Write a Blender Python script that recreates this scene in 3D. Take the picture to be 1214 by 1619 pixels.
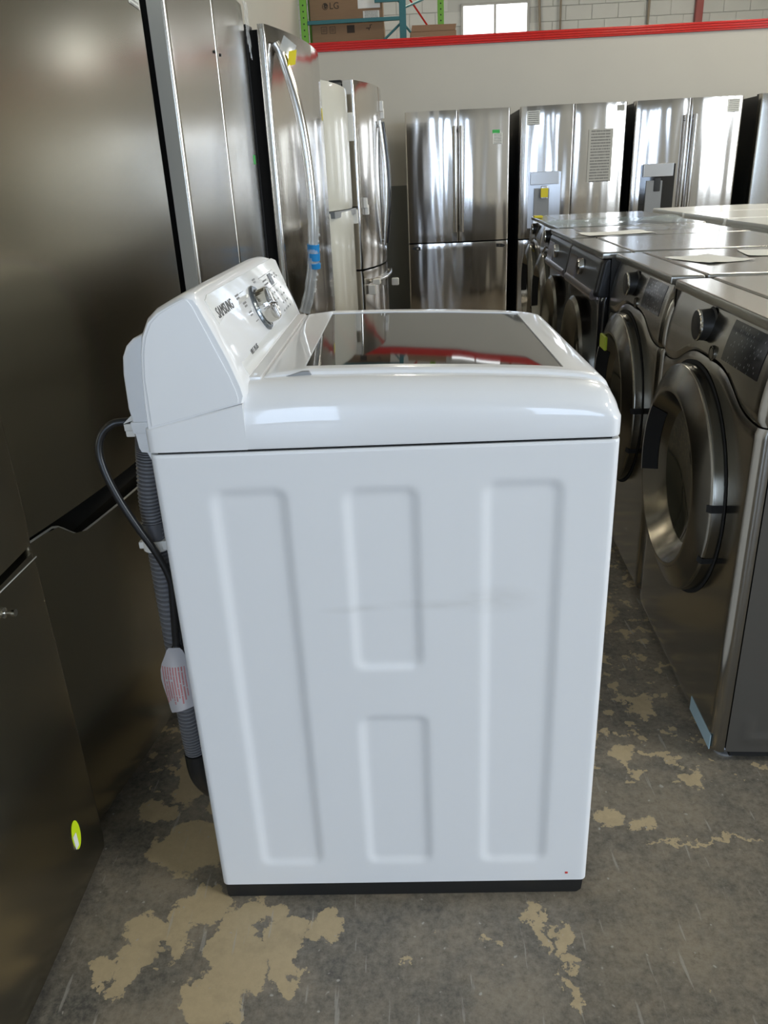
import bpy, bmesh, math, random
from mathutils import Vector, Matrix
random.seed(7)
for o in list(bpy.data.objects): bpy.data.objects.remove(o)
S = bpy.context.scene
C = S.collection
PI = math.pi

# ------------------------------------------------------------------ camera
def setup_camera():
    f, pitch, roll, yaw, h = 1224.3, 0.403264, -0.0477353, -0.0396853, 1.247902
    cp, sp = math.cos(pitch), math.sin(pitch)
    F = Vector((math.sin(yaw)*cp, math.cos(yaw)*cp, -sp))
    R = Vector((math.cos(yaw), -math.sin(yaw), 0))
    U = R.cross(F)
    R2 = math.cos(roll)*R + math.sin(roll)*U
    U2 = -math.sin(roll)*R + math.cos(roll)*U
    cd = bpy.data.cameras.new('camera'); co = bpy.data.objects.new('camera', cd); C.objects.link(co)
    cd.sensor_fit = 'VERTICAL'; cd.sensor_height = 36.0; cd.lens = f/1619*36.0
    cd.clip_start = 0.02; cd.clip_end = 100
    m = Matrix((R2, U2, -F)).transposed().to_4x4(); m.translation = (0, 0, h)
    co.matrix_world = m
    S.camera = co
setup_camera()

# ------------------------------------------------------------------ world, lights, exposure
w = bpy.data.worlds.new('world'); S.world = w; w.use_nodes = True
bg = w.node_tree.nodes['Background']; bg.inputs[0].default_value = (0.75, 0.85, 1, 1); bg.inputs[1].default_value = 0.6
S.view_settings.view_transform = 'Standard'; S.view_settings.look = 'None'
S.view_settings.gamma = 1.0; S.view_settings.use_curve_mapping = False
S.view_settings.exposure = -0.08

def area(name, loc, target, sx, sy, power, col):
    l = bpy.data.lights.new(name, 'AREA'); l.shape = 'RECTANGLE'; l.size = sx; l.size_y = sy
    l.energy = power; l.color = col
    o = bpy.data.objects.new(name, l); C.objects.link(o); o.location = loc
    d = Vector(target)-Vector(loc); o.rotation_euler = d.to_track_quat('-Z', 'Y').to_euler()
    return o
# daylight through two tall openings in the wall behind the photographer
area('loading_door_daylight', (-1.50, -6.9, 1.75), (-1.50, 0, 1.75), 1.4, 3.1, 150, (0.60, 0.76, 1.0))
area('side_door_daylight', (2.05, -6.9, 1.75), (2.05, 0, 1.75), 1.1, 2.2, 85, (0.60, 0.76, 1.0))
# daylight through the shop front on the right
area('shop_front_daylight', (8.9, -2.4, 2.4), (0, -2.4, 2.0), 5.0, 2.8, 560, (0.80, 0.90, 1.0))
LAMPS = [(4.0, -1.0), (6.6, -1.6), (3.2, 5.4), (6.4, 2.6), (6.4, 6.6), (0.2, 10.8), (4.5, 10.8)]
LAMP_Z = 5.0
LAMP_E = 64.0

# ------------------------------------------------------------------ material helpers
def mat(name, col=(0.5, 0.5, 0.5), rough=0.5, metal=0.0, **k):
    m = bpy.data.materials.new(name); m.use_nodes = True
    b = m.node_tree.nodes['Principled BSDF']
    b.inputs['Base Color'].default_value = (*col, 1); b.inputs['Roughness'].default_value = rough
    b.inputs['Metallic'].default_value = metal
    for kk, v in k.items():
        kk = kk.replace('_', ' ')
        b.inputs[kk].default_value = (*v, 1) if isinstance(v, tuple) else v
    return m
def N(m, t, **k):
    n = m.node_tree.nodes.new(t)
    for a, v in k.items(): setattr(n, a, v)
    return n
def LK(m, a, b): m.node_tree.links.new(a, b)
def bsdf(m): return m.node_tree.nodes['Principled BSDF']
def coords(m, scale=(1, 1, 1), kind='Object'):
    tc = N(m, 'ShaderNodeTexCoord'); mp = N(m, 'ShaderNodeMapping'); mp.inputs['Scale'].default_value = scale
    LK(m, tc.outputs[kind], mp.inputs[0]); return mp.outputs[0]
def noise(m, vec, scale, detail=3, rough=0.5):
    n = N(m, 'ShaderNodeTexNoise'); n.inputs['Scale'].default_value = scale
    n.inputs['Detail'].default_value = detail; n.inputs['Roughness'].default_value = rough
    LK(m, vec, n.inputs['Vector']); return n.outputs['Fac']
def ramp(m, fac, stops):
    r = N(m, 'ShaderNodeValToRGB'); e = r.color_ramp.elements
    while len(e) < len(stops): e.new(0.5)
    for i, (p, c) in enumerate(stops):
        e[i].position = p; e[i].color = (*c, 1) if isinstance(c, tuple) else (c, c, c, 1)
    LK(m, fac, r.inputs[0]); return r.outputs[0]
def bump(m, h, strength, dist=0.01, prev=None):
    b = N(m, 'ShaderNodeBump'); b.inputs['Strength'].default_value = strength; b.inputs['Distance'].default_value = dist
    LK(m, h, b.inputs['Height'])
    if prev: LK(m, prev, b.inputs['Normal'])
    return b.outputs[0]
def mth(m, op, a, b=None, clamp=False):
    n = N(m, 'ShaderNodeMath', operation=op); n.use_clamp = clamp
    for i, v in enumerate((a, b)):
        if v is None: continue
        if isinstance(v, (int, float)): n.inputs[i].default_value = v
        else: LK(m, v, n.inputs[i])
    return n.outputs[0]
def mixc(m, fac, a, b):
    n = N(m, 'ShaderNodeMix', data_type='RGBA')
    for s, v in ((0, fac), (6, a), (7, b)):
        if isinstance(v, tuple): n.inputs[s].default_value = (*v, 1)
        elif isinstance(v, (int, float)): n.inputs[s].default_value = v
        else: LK(m, v, n.inputs[s])
    return n.outputs[2]

def steel(name, col, rough, wave=0.25, aniso=0.4, rs=(2.6, 2.6, 0.55)):
    """brushed stainless sheet: fine grain, long soft ripples in the pressed door skin"""
    m = mat(name, col, rough, 1.0, Anisotropic=aniso)
    fine = noise(m, coords(m, (3, 3, 160)), 6, 3)
    r = ramp(m, fine, [(0.3, rough*0.95), (0.7, rough*1.06)])
    LK(m, r, bsdf(m).inputs['Roughness'])
    b1 = bump(m, fine, 0.004, 0.001)
    rip = noise(m, coords(m, rs), 1.6, 1)
    LK(m, bump(m, rip, wave, 0.03, b1), bsdf(m).inputs['Normal'])
    return m

M = {}
M['white'] = mat('white_enamel', (0.80, 0.81, 0.83), 0.30, 0, IOR=1.5, Coat_Weight=0.6, Coat_Roughness=0.03)
def white_side():
    m = mat('white_painted_steel', (0.79, 0.80, 0.82), 0.30, 0)
    v = coords(m, (1, 1, 1), 'Object')
    # two faint scuffs rubbed across the middle of the panel
    sx = N(m, 'ShaderNodeSeparateXYZ'); LK(m, v, sx.inputs[0])
    def blob(cx, cz, rx, rz):
        a = mth(m, 'POWER', mth(m, 'DIVIDE', mth(m, 'ABSOLUTE', mth(m, 'SUBTRACT', sx.outputs[0], cx)), rx), 2)
        b = mth(m, 'POWER', mth(m, 'DIVIDE', mth(m, 'ABSOLUTE', mth(m, 'SUBTRACT', sx.outputs[2], cz)), rz), 2)
        return mth(m, 'SUBTRACT', 1.0, mth(m, 'SQRT', mth(m, 'ADD', a, b)), clamp=True)
    s = mth(m, 'MAXIMUM', blob(0.055+WX0, 0.63, 0.12, 0.012), blob(0.125+WX0, 0.635, 0.075, 0.03))
    s = mth(m, 'MAXIMUM', s, blob(-0.09+WX0, 0.625, 0.07, 0.010))
    n = noise(m, coords(m, (10, 10, 30)), 3, 4)
    f = mth(m, 'MULTIPLY', mth(m, 'MULTIPLY', s, n), 0.35, clamp=True)
    LK(m, mixc(m, f, (0.79, 0.80, 0.82), (0.42, 0.40, 0.36)), bsdf(m).inputs['Base Color'])
    return m
WX0 = 0.04      # washer empty sits at x = -0.04, so local x = world x + 0.04
M['white_side'] = white_side()
M['panel_white'] = mat('glossy_panel_white', (0.78, 0.78, 0.76), 0.10, 0, Coat_Weight=0.5, Coat_Roughness=0.03)
M['lid_glass'] = mat('smoked_lid_glass', (0.012, 0.013, 0.013), 0.03, 0, IOR=2.1)
M['black'] = mat('black_plastic', (0.012, 0.012, 0.012), 0.45)
M['rubber'] = mat('black_rubber_cord', (0.010, 0.010, 0.011), 0.32)
M['void'] = mat('dark_gap', (0.004, 0.004, 0.004), 0.9)
M['chrome'] = mat('chrome', (0.75, 0.74, 0.71), 0.07, 1.0)
M['hose'] = mat('grey_hose_plastic', (0.17, 0.17, 0.18), 0.35)
M['clip'] = mat('milky_clip_plastic', (0.72, 0.70, 0.66), 0.4)
M['ink'] = mat('grey_print', (0.08, 0.08, 0.08), 0.5)
M['ink_light'] = mat('pale_grey_print', (0.22, 0.22, 0.22), 0.5)
M['steel'] = steel('stainless_steel', (0.60, 0.575, 0.545), 0.13, 0.30)
M['steel_far'] = steel('stainless_steel_polished', (0.60, 0.57, 0.54), 0.13, 0.55, 0.4, (4.2, 4.2, 0.5))
M['steel_dark'] = steel('dark_stainless_steel', (0.33, 0.305, 0.245), 0.24, 0.0, 0.5)
M['steel_mid'] = steel('satin_stainless_steel', (0.50, 0.475, 0.43), 0.22, 0.12, 0.5)
M['steel_edge'] = mat('door_edge_steel', (0.60, 0.60, 0.56), 0.42, 0.35)
M['graphite'] = steel('graphite_steel', (0.30, 0.285, 0.255), 0.17, 0.06, 0.3)
M['graphite_ring'] = mat('graphite_gloss', (0.20, 0.19, 0.165), 0.20, 1.0)
M['graphite_side'] = mat('graphite_painted_side', (0.085, 0.079, 0.070), 0.38, 0.3)
M['top_grey'] = mat('graphite_gloss_top', (0.36, 0.35, 0.32), 0.20, 0.85)
M['black_gloss'] = mat('black_gloss_front', (0.012, 0.012, 0.014), 0.10, 0, Coat_Weight=0.5)
M['console_dark'] = mat('slate_console', (0.016, 0.016, 0.018), 0.30, 0.0, IOR=1.35)
M['rose_grey'] = mat('drawer_grey', (0.34, 0.29, 0.28), 0.18, 0.8)
M['porthole'] = mat('porthole_glass', (0.035, 0.033, 0.022), 0.04, 0, IOR=1.9)
M['fridge_side'] = mat('fridge_side_charcoal', (0.018, 0.018, 0.018), 0.45)
M['fridge_side_grey'] = mat('fridge_side_grey', (0.16, 0.155, 0.145), 0.35, 0.3)
M['handle'] = mat('handle_steel', (0.62, 0.60, 0.57), 0.18, 1.0)
M['fridge_white'] = mat('fridge_white', (0.68, 0.67, 0.59), 0.22, 0, Coat_Weight=0.3)
M['grey_plastic'] = mat('grey_plastic', (0.25, 0.26, 0.27), 0.4)
M['silver_plastic'] = mat('silver_plastic', (0.55, 0.56, 0.58), 0.25, 0.7)
M['foam'] = mat('white_foam', (0.78, 0.77, 0.74), 0.8)
M['film'] = mat('clear_film', (0.80, 0.84, 0.86), 0.12, 0, Alpha=0.35, Coat_Weight=0.5)
M['film_blue'] = mat('bluish_film', (0.55, 0.70, 0.76), 0.12, 0, Alpha=0.42)
M['tape_blue'] = mat('pale_blue_tape', (0.33, 0.47, 0.55), 0.35)
M['tape_bright_blue'] = mat('bright_blue_tape', (0.02, 0.26, 0.62), 0.4)
M['yellow'] = mat('yellow_sticker', (0.72, 0.60, 0.02), 0.5)
M['neon'] = mat('neon_yellow_sticker', (0.62, 0.80, 0.01), 0.5)
M['green'] = mat('green_sticker', (0.03, 0.42, 0.07), 0.5)
M['red'] = mat('red_gloss_paint', (0.62, 0.018, 0.012), 0.22)
M['red_mark'] = mat('red_mark', (0.6, 0.05, 0.04), 0.6)
M['paper'] = mat('white_paper', (0.85, 0.85, 0.82), 0.7)
M['teal'] = mat('teal_rack_paint', (0.035, 0.17, 0.19), 0.4)
M['rack_green'] = mat('green_rack_paint', (0.20, 0.50, 0.05), 0.4)
M['hole'] = mat('rack_hole', (0.02, 0.03, 0.02), 0.8)
M['white_top'] = mat('white_appliance', (0.78, 0.78, 0.74), 0.25)
M['frame_grey'] = mat('window_frame_metal', (0.35, 0.34, 0.31), 0.5, 0.3)
M['conduit'] = mat('conduit_brown', (0.25, 0.20, 0.14), 0.5)
M['lamp_body'] = mat('lamp_housing', (0.7, 0.7, 0.7), 0.4)
def emis(name, col, s):
    m = mat(name, (0.8, 0.8, 0.8), 0.5); b = bsdf(m)
    b.inputs['Emission Color'].default_value = (*col, 1); b.inputs['Emission Strength'].default_value = s
    return m
M['pane_lit'] = emis('daylit_pane', (0.93, 0.98, 1.0), 3.0)
M['pane_bright'] = emis('boosted_pane', (0.93, 0.98, 1.0), 16.0)  # glow raised above the other pane to make a highlight on a fridge door
M['lamp_lit'] = emis('lamp_diffuser', (1.0, 0.94, 0.79), LAMP_E)
def printed(name, base, ink, sx, sz, thr=0.52):
    m = mat(name, base, 0.6)
    tc = N(m, 'ShaderNodeTexCoord'); sp = N(m, 'ShaderNodeSeparateXYZ'); LK(m, tc.outputs['Generated'], sp.inputs[0])
    row = mth(m, 'FRACT', mth(m, 'MULTIPLY', sp.outputs[2], sz))
    rm = mth(m, 'LESS_THAN', row, 0.5)
    cell = mth(m, 'FLOOR', mth(m, 'MULTIPLY', sp.outputs[2], sz))
    cb = N(m, 'ShaderNodeCombineXYZ'); LK(m, mth(m, 'MULTIPLY', sp.outputs[0], sx), cb.inputs[0]); LK(m, cell, cb.inputs[1])
    n = noise(m, cb.outputs[0], 3.0, 2)
    g = mth(m, 'MULTIPLY', rm, mth(m, 'GREATER_THAN', n, thr))
    ex = mth(m, 'MULTIPLY', mth(m, 'GREATER_THAN', sp.outputs[0], 0.1), mth(m, 'LESS_THAN', sp.outputs[0], 0.9))
    g = mth(m, 'MULTIPLY', g, ex)
    LK(m, mixc(m, mth(m, 'MULTIPLY', g, 0.8), base, ink), bsdf(m).inputs['Base Color'])
    return m
M['label'] = printed('printed_label', (0.72, 0.72, 0.68), (0.08, 0.08, 0.08), 12, 7, 0.45)
M['sheet'] = printed('printed_sheet', (0.42, 0.41, 0.37), (0.12, 0.12, 0.12), 10, 18, 0.42)
M['tag'] = printed('warning_tag_print', (0.76, 0.74, 0.76), (0.75, 0.13, 0.12), 2.5, 10, 0.36)
M['display'] = printed('control_glass_print', (0.008, 0.008, 0.009), (0.35, 0.35, 0.35), 16, 10, 0.62)
bsdf(M['display']).inputs['Roughness'].default_value = 0.08
bsdf(M['display']).inputs['IOR'].default_value = 1.3
def carton_mat():
    m = mat('brown_cardboard', (0.27, 0.17, 0.10), 0.8)
    n = noise(m, coords(m, (1, 1, 20)), 8, 2)
    LK(m, mixc(m, n, (0.25, 0.155, 0.09), (0.30, 0.19, 0.11)), bsdf(m).inputs['Base Color']); return m
M['carton'] = carton_mat()
M['carton_ink'] = mat('carton_print', (0.05, 0.035, 0.025), 0.8)
def wall_mat(name, c1, c2, low=None, zl=1.2):
    m = mat(name, c1, 0.55)
    n = noise(m, coords(m, (1, 1, 1)), 2.5, 4)
    col = mixc(m, n, c1, c2)
    if low:
        g = N(m, 'ShaderNodeNewGeometry'); sp = N(m, 'ShaderNodeSeparateXYZ'); LK(m, g.outputs['Position'], sp.inputs[0])
        col = mixc(m, mth(m, 'LESS_THAN', sp.outputs[2], zl), col, low)
    LK(m, col, bsdf(m).inputs['Base Color']); return m
M['wall'] = wall_mat('cream_wall', (0.60, 0.57, 0.50), (0.56, 0.53, 0.47), (0.20, 0.20, 0.18))
M['wall_left'] = wall_mat('cream_wall_left', (0.62, 0.60, 0.53), (0.58, 0.56, 0.50))
M['wall_olive'] = wall_mat('dim_wall', (0.36, 0.34, 0.28), (0.32, 0.30, 0.25))
M['cmu'] = wall_mat('painted_block', (0.60, 0.60, 0.56), (0.50, 0.50, 0.47))
M['mortar'] = mat('block_joint', (0.50, 0.50, 0.47), 0.9)
M['ceiling'] = mat('ceiling_deck', (0.30, 0.30, 0.28), 0.8)

# floor: worn grey coating over tan concrete, peeled patches at their real places
def floor_mat():
    m = mat('worn_concrete', (0.1, 0.1, 0.1), 0.4)
    g = N(m, 'ShaderNodeNewGeometry'); P = g.outputs['Position']
    sp = N(m, 'ShaderNodeSeparateXYZ'); LK(m, P, sp.inputs[0])
    X, Y = sp.outputs[0], sp.outputs[1]
    blobs = [  # x, y, rx, ry
        (-0.485, 0.995, 0.05, 0.04), (-0.545, 0.925, 0.03, 0.035), (-0.50, 0.905, 0.025, 0.045), (-0.50, 0.955, 0.035, 0.05), (-0.43, 1.00, 0.022, 0.09), (-0.395, 1.06, 0.06, 0.05),
        (-0.335, 0.97, 0.05, 0.07), (-0.30, 0.915, 0.06, 0.05), (-0.235, 0.975, 0.05, 0.06), (-0.335, 0.86, 0.07, 0.05),
        (-0.30, 1.03, 0.07, 0.03), (-0.185, 1.0, 0.04, 0.045), (-0.225, 0.91, 0.025, 0.05),
        (0.385, 1.255, 0.035, 0.035), (0.455, 1.24, 0.03, 0.014), (0.205, 0.985, 0.012, 0.07), (0.240, 0.965, 0.020, 0.045),
        (0.237, 0.87, 0.012, 0.05), (0.26, 0.925, 0.014, 0.014), (0.10, 0.965, 0.010, 0.014), (0.125, 0.955, 0.010, 0.012),
        (-0.03, 0.93, 0.010, 0.012), (0.56, 1.18, 0.16, 0.006), (0.335, 1.40, 0.03, 0.06), (0.40, 1.55, 0.05, 0.07), (0.42, 1.78, 0.07, 0.12),
        (0.5, 2.1, 0.13, 0.14), (0.60, 1.36, 0.03, 0.02), (0.47, 1.44, 0.04, 0.03), (0.56, 1.62, 0.04, 0.05),
        (-0.52, 1.45, 0.06, 0.16), (-0.58, 1.30, 0.05, 0.03), (-0.47, 1.20, 0.11, 0.09), (-0.43, 1.32, 0.04, 0.04), (0.36, 2.4, 0.2, 0.2), (-0.45, 1.75, 0.1, 0.15)]
    warp = N(m, 'ShaderNodeTexNoise'); warp.inputs['Scale'].default_value = 14; warp.inputs['Detail'].default_value = 8
    warp.inputs['Roughness'].default_value = 0.68
    LK(m, P, warp.inputs['Vector'])
    ws = N(m, 'ShaderNodeSeparateColor'); LK(m, warp.outputs['Color'], ws.inputs[0])
    Xw = mth(m, 'ADD', X, mth(m, 'MULTIPLY', mth(m, 'SUBTRACT', ws.outputs[0], 0.5), 0.15))
    Yw = mth(m, 'ADD', Y, mth(m, 'MULTIPLY', mth(m, 'SUBTRACT', ws.outputs[1], 0.5), 0.15))
    fld = None
    for (cx, cy, rx, ry) in blobs:
        if cx < -0.2 and cy < 1.1: cx -= 0.02
        a = mth(m, 'MULTIPLY', mth(m, 'SUBTRACT', Xw, cx), 1/(rx*0.85)); a = mth(m, 'MULTIPLY', a, a)
        b = mth(m, 'MULTIPLY', mth(m, 'SUBTRACT', Yw, cy), 1/(ry*0.85)); b = mth(m, 'MULTIPLY', b, b)
        d = mth(m, 'SUBTRACT', 1.0, mth(m, 'ADD', a, b))
        fld = d if fld is None else mth(m, 'MAXIMUM', fld, d)
    fld = mth(m, 'MAXIMUM', fld, -1.0)
    speck = noise(m, P, 22, 4, 0.6)
    far = mth(m, 'MULTIPLY', mth(m, 'GREATER_THAN', Y, 1.35), 0.12)
    fld2 = mth(m, 'ADD', mth(m, 'MULTIPLY', mth(m, 'SUBTRACT', mth(m, 'ADD', speck, far), 0.70), 9.0), 0.0)
    tot = mth(m, 'MAXIMUM', fld, fld2)
    mask = mth(m, 'MULTIPLY', tot, 9.0, clamp=True)
    n1 = noise(m, P, 3.2, 5, 0.6); n2 = noise(m, P, 70, 6, 0.8); n3 = noise(m, P, 9, 6, 0.7)
    coat = mixc(m, ramp(m, n1, [(0.40, 0.0), (0.60, 1.0)]), (0.072, 0.069, 0.063), (0.242, 0.202, 0.150))
    # the coating is lighter and browner towards the right
    rt = ramp(m, mth(m, 'ADD', mth(m, 'MULTIPLY', X, 0.9), 0.45), [(0.0, 0.0), (0.55, 1.0)])
    coat = mixc(m, mth(m, 'MULTIPLY', rt, 0.55), coat, (0.235, 0.198, 0.148))
    coat = mixc(m, ramp(m, n3, [(0.42, 0.0), (0.62, 0.6)]), coat, (0.06, 0.06, 0.057))
    coat = mixc(m, ramp(m, n2, [(0.42, 0.0), (0.68, 0.55)]), coat, (0.34, 0.31, 0.25))
    coat = mixc(m, ramp(m, n2, [(0.30, 0.5), (0.44, 0.0)]), coat, (0.05, 0.05, 0.048))
    tan = mixc(m, n2, (0.54, 0.43, 0.26), (0.38, 0.30, 0.185))
    tan = mixc(m, ramp(m, n3, [(0.5, 0.0), (0.75, 0.45)]), tan, (0.24, 0.195, 0.125))
    col = mixc(m, mask, coat, tan)
    # pale scratches and specks
    sc = N(m, 'ShaderNodeTexNoise'); sc.inputs['Scale'].default_value = 5; sc.inputs['Detail'].default_value = 5
    mp = N(m, 'ShaderNodeMapping'); mp.inputs['Scale'].default_value = (14, 1.3, 1); mp.inputs['Rotation'].default_value = (0, 0, 0.7)
    LK(m, P, mp.inputs[0]); LK(m, mp.outputs[0], sc.inputs['Vector'])
    scr = ramp(m, sc.outputs[0], [(0.655, 0.0), (0.69, 0.5)])
    dots = ramp(m, noise(m, P, 75, 1), [(0.735, 0.0), (0.78, 0.8)])
    col = mixc(m, mth(m, 'MAXIMUM', scr, dots), col, (0.42, 0.40, 0.36))
    LK(m, col, bsdf(m).inputs['Base Color'])
    LK(m, ramp(m, mth(m, 'ADD', mth(m, 'MULTIPLY', mask, 0.3), mth(m, 'MULTIPLY', n3, 0.7)), [(0.2, 0.26), (0.7, 0.58)]), bsdf(m).inputs['Roughness'])
    b = bump(m, n2, 0.25, 0.002); b = bump(m, mask, 0.35, 0.002, b)
    LK(m, b, bsdf(m).inputs['Normal'])
    return m
M['floor'] = floor_mat()

# ------------------------------------------------------------------ mesh helpers
def sharp(bm, ang=38):
    bm.normal_update()
    c = math.radians(ang)
    for f in bm.faces: f.smooth = True
    for e in bm.edges:
        if len(e.link_faces) == 2: e.smooth = e.calc_face_angle(0) < c
def bevel(bm, w, seg=2, ang=30, es=None):
    if w <= 0: return
    bm.normal_update()
    if es is None: es = [e for e in bm.edges if len(e.link_faces) == 2 and e.calc_face_angle(0) > math.radians(ang)]
    bmesh.ops.bevel(bm, geom=es, offset=w, segments=seg, profile=0.5, affect='EDGES', clamp_overlap=True)
def box(x0, x1, y0, y1, z0, z1, bv=0, seg=2, bm=None):
    b = bmesh.new()
    v = [b.verts.new((x, y, z)) for z in (z0, z1) for y in (y0, y1) for x in (x0, x1)]
    for q in ((0, 2, 3, 1), (4, 5, 7, 6), (0, 1, 5, 4), (2, 6, 7, 3), (0, 4, 6, 2), (1, 3, 7, 5)): b.faces.new([v[i] for i in q])
    bevel(b, bv, seg); sharp(b)
    return merge(bm, b)
def merge(bm, b):
    if bm is None: return b
    me = bpy.data.meshes.new('t'); b.to_mesh(me); b.free(); bm.from_mesh(me); bpy.data.meshes.remove(me); return bm
def prism(poly, a0, a1, axis='y', bv=0, seg=2, bm=None):
    """poly in the two other axes (xz for y, xy for z, yz for x)"""
    b = bmesh.new()
    def P(p, a):
        return {'y': (p[0], a, p[1]), 'z': (p[0], p[1], a), 'x': (a, p[0], p[1])}[axis]
    A = [b.verts.new(P(p, a0)) for p in poly]; B = [b.verts.new(P(p, a1)) for p in poly]
    b.faces.new(A); b.faces.new(B[::-1]); n = len(poly)
    for i in range(n): b.faces.new((A[i], B[i], B[(i+1) % n], A[(i+1) % n]))
    bmesh.ops.recalc_face_normals(b, faces=b.faces)
    bevel(b, bv, seg); sharp(b)
    return merge(bm, b)
def tube(path, r, n=10, bm=None, rf=None, cap=True, flat=1.0):
    b = bmesh.new(); rings = []
    pts = [Vector(p) for p in path]; ref = None
    for i, p in enumerate(pts):
        t = (pts[min(i+1, len(pts)-1)]-pts[max(i-1, 0)]).normalized()
        if ref is None:
            ref = Vector((0, 0, 1)) if abs(t.z) < 0.9 else Vector((0, 1, 0))
        u = (ref-t*ref.dot(t)).normalized(); v = t.cross(u); ref = u
        rr = rf(i) if rf else r
        rings.append([b.verts.new(p+u*math.cos(2*PI*k/n)*rr+v*math.sin(2*PI*k/n)*rr*flat) for k in range(n)])
    for i in range(len(rings)-1):
        for k in range(n): b.faces.new((rings[i][k], rings[i][(k+1) % n], rings[i+1][(k+1) % n], rings[i+1][k]))
    if cap: b.faces.new(rings[0][::-1]); b.faces.new(rings[-1])
    bmesh.ops.recalc_face_normals(b, faces=b.faces); sharp(b, 50)
    return merge(bm, b)
def spline(P, n=8):
    P = [Vector(p) for p in P]; Q = [P[0]*2-P[1]]+P+[P[-1]*2-P[-2]]; out = []
    for i in range(1, len(Q)-2):
        for k in range(n):
            t = k/n; a, b_, c, d = Q[i-1:i+3]
            out.append(0.5*((2*b_)+(-a+c)*t+(2*a-5*b_+4*c-d)*t*t+(-a+3*b_-3*c+d)*t**3))
    out.append(P[-1]); return out
def lathe(prof, c=(0, 0, 0), axis='y', n=48, bm=None, a0=0, a1=2*PI, sh=38):
    """prof: list of (radius, height along axis)"""
    b = bmesh.new(); full = abs(a1-a0-2*PI) < 1e-6; m = n if full else n+1; rows = []
    for (r, h) in prof:
        row = []
        for k in range(m):
            a = a0+(a1-a0)*k/n; x, y = r*math.cos(a), r*math.sin(a)
            p = {'y': (x, h, y), 'z': (x, y, h), 'x': (h, x, y)}[axis]
            row.append(b.verts.new(Vector(c)+Vector(p)))
        rows.append(row)
    for i in range(len(rows)-1):
        for k in range(n if full else n):
            q = (rows[i][k], rows[i][(k+1) % m], rows[i+1][(k+1) % m], rows[i+1][k])
            b.faces.new(q)
    bmesh.ops.remove_doubles(b, verts=b.verts, dist=1e-6)
    bmesh.ops.recalc_face_normals(b, faces=b.faces); sharp(b, sh)
    return merge(bm, b)
def grid_shell(xs, zlo, zhi, nz, yf, yb, hole=None, bm=None, top_round=0.0):
    """slab whose front (towards -Y) follows yf(x,z); lower and upper outline zlo(x), zhi(x); back flat at yb"""
    b = bmesh.new(); F = []; B = []
    for x in xs:
        a, c = zlo(x), zhi(x); fr, bk = [], []
        for j in range(nz+1):
            t = j/nz; z = a+(c-a)*t; y = yf(x, z)
            if top_round:
                e = min(z-a, c-z)
                if e < top_round: y += top_round-math.sqrt(max(0, top_round**2-(top_round-e)**2))
            y = min(y, yb-0.001)
            fr.append(b.verts.new((x, y, z))); bk.append(b.verts.new((x, yb, z)))
        F.append(fr); B.append(bk)
    n = len(xs)
    for i in range(n-1):
        for j in range(nz):
            cx = (F[i][j].co.x+F[i+1][j].co.x)/2; cz = (F[i][j].co.z+F[i][j+1].co.z)/2
            if hole and (cx-hole[0])**2+(cz-hole[1])**2 < hole[2]**2: continue
            b.faces.new((F[i][j], F[i+1][j], F[i+1][j+1], F[i][j+1]))
            b.faces.new((B[i][j], B[i][j+1], B[i+1][j+1], B[i+1][j]))
        b.faces.new((F[i][0], B[i][0], B[i+1][0], F[i+1][0])); b.faces.new((F[i][nz], F[i+1][nz], B[i+1][nz], B[i][nz]))
    for j in range(nz):
        b.faces.new((F[0][j], F[0][j+1], B[0][j+1], B[0][j])); b.faces.new((F[-1][j], B[-1][j], B[-1][j+1], F[-1][j+1]))
    sharp(b, 40)
    return merge(bm, b)
def lin(a, b, n): return [a+(b-a)*i/n for i in range(n+1)]
def edge_xs(a, b, n, r, k=5):
    """x samples that are dense where a corner of radius r is rounded"""
    s = [a+r*(1-math.cos(PI/2*i/k)) for i in range(k)]
    return s+lin(a+r, b-r, n)+[b-(q-a) for q in s[::-1]]

def obj(name, bm, material, parent=None, label=None, off=None):
    if off is not None: bmesh.ops.translate(bm, verts=bm.verts, vec=off)
    me = bpy.data.meshes.new(name); bm.to_mesh(me); bm.free()
    me.materials.append(material)
    o = bpy.data.objects.new(name, me); C.objects.link(o)
    if parent: o.parent = parent
    if label: o['label'] = label
    wn_ = o.modifiers.new('normals', 'WEIGHTED_NORMAL'); wn_.keep_sharp = True; wn_.weight = 80
    return o
def struct(name, bm, m, parent=None, label=None):
    o = obj(name, bm, m, parent, label)
    if not parent: o['kind'] = 'structure'
    return o
def tag(o, label, cat, group=None):
    o['label'] = label; o['category'] = cat
    if group: o['group'] = group
    return o
def thing(name, label, cat, loc=(0, 0, 0), rz=0, group=None):
    o = bpy.data.objects.new(name, None); C.objects.link(o); o.empty_display_size = 0.1
    o.location = loc; o.rotation_euler = (0, 0, rz)
    return tag(o, label, cat, group)
def text_bm(s, size, mat4, extrude=0.0004, spacing=1.0, scale=(1, 1)):
    cu = bpy.data.curves.new('t', 'FONT'); cu.body = s; cu.size = size; cu.extrude = extrude; cu.align_x = 'CENTER'; cu.align_y = 'CENTER'
    cu.resolution_u = 3; cu.space_character = spacing
    o = bpy.data.objects.new('t', cu); C.objects.link(o)
    bpy.context.view_layer.update()
    me = bpy.data.meshes.new_from_object(o.evaluated_get(bpy.context.evaluated_depsgraph_get()))
    bm = bmesh.new(); bm.from_mesh(me)
    bmesh.ops.transform(bm, matrix=mat4 @ Matrix.Diagonal((scale[0], scale[1], 1, 1)), verts=bm.verts)
    bpy.data.objects.remove(o); bpy.data.curves.remove(cu); bpy.data.meshes.remove(me)
    return bm
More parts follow.
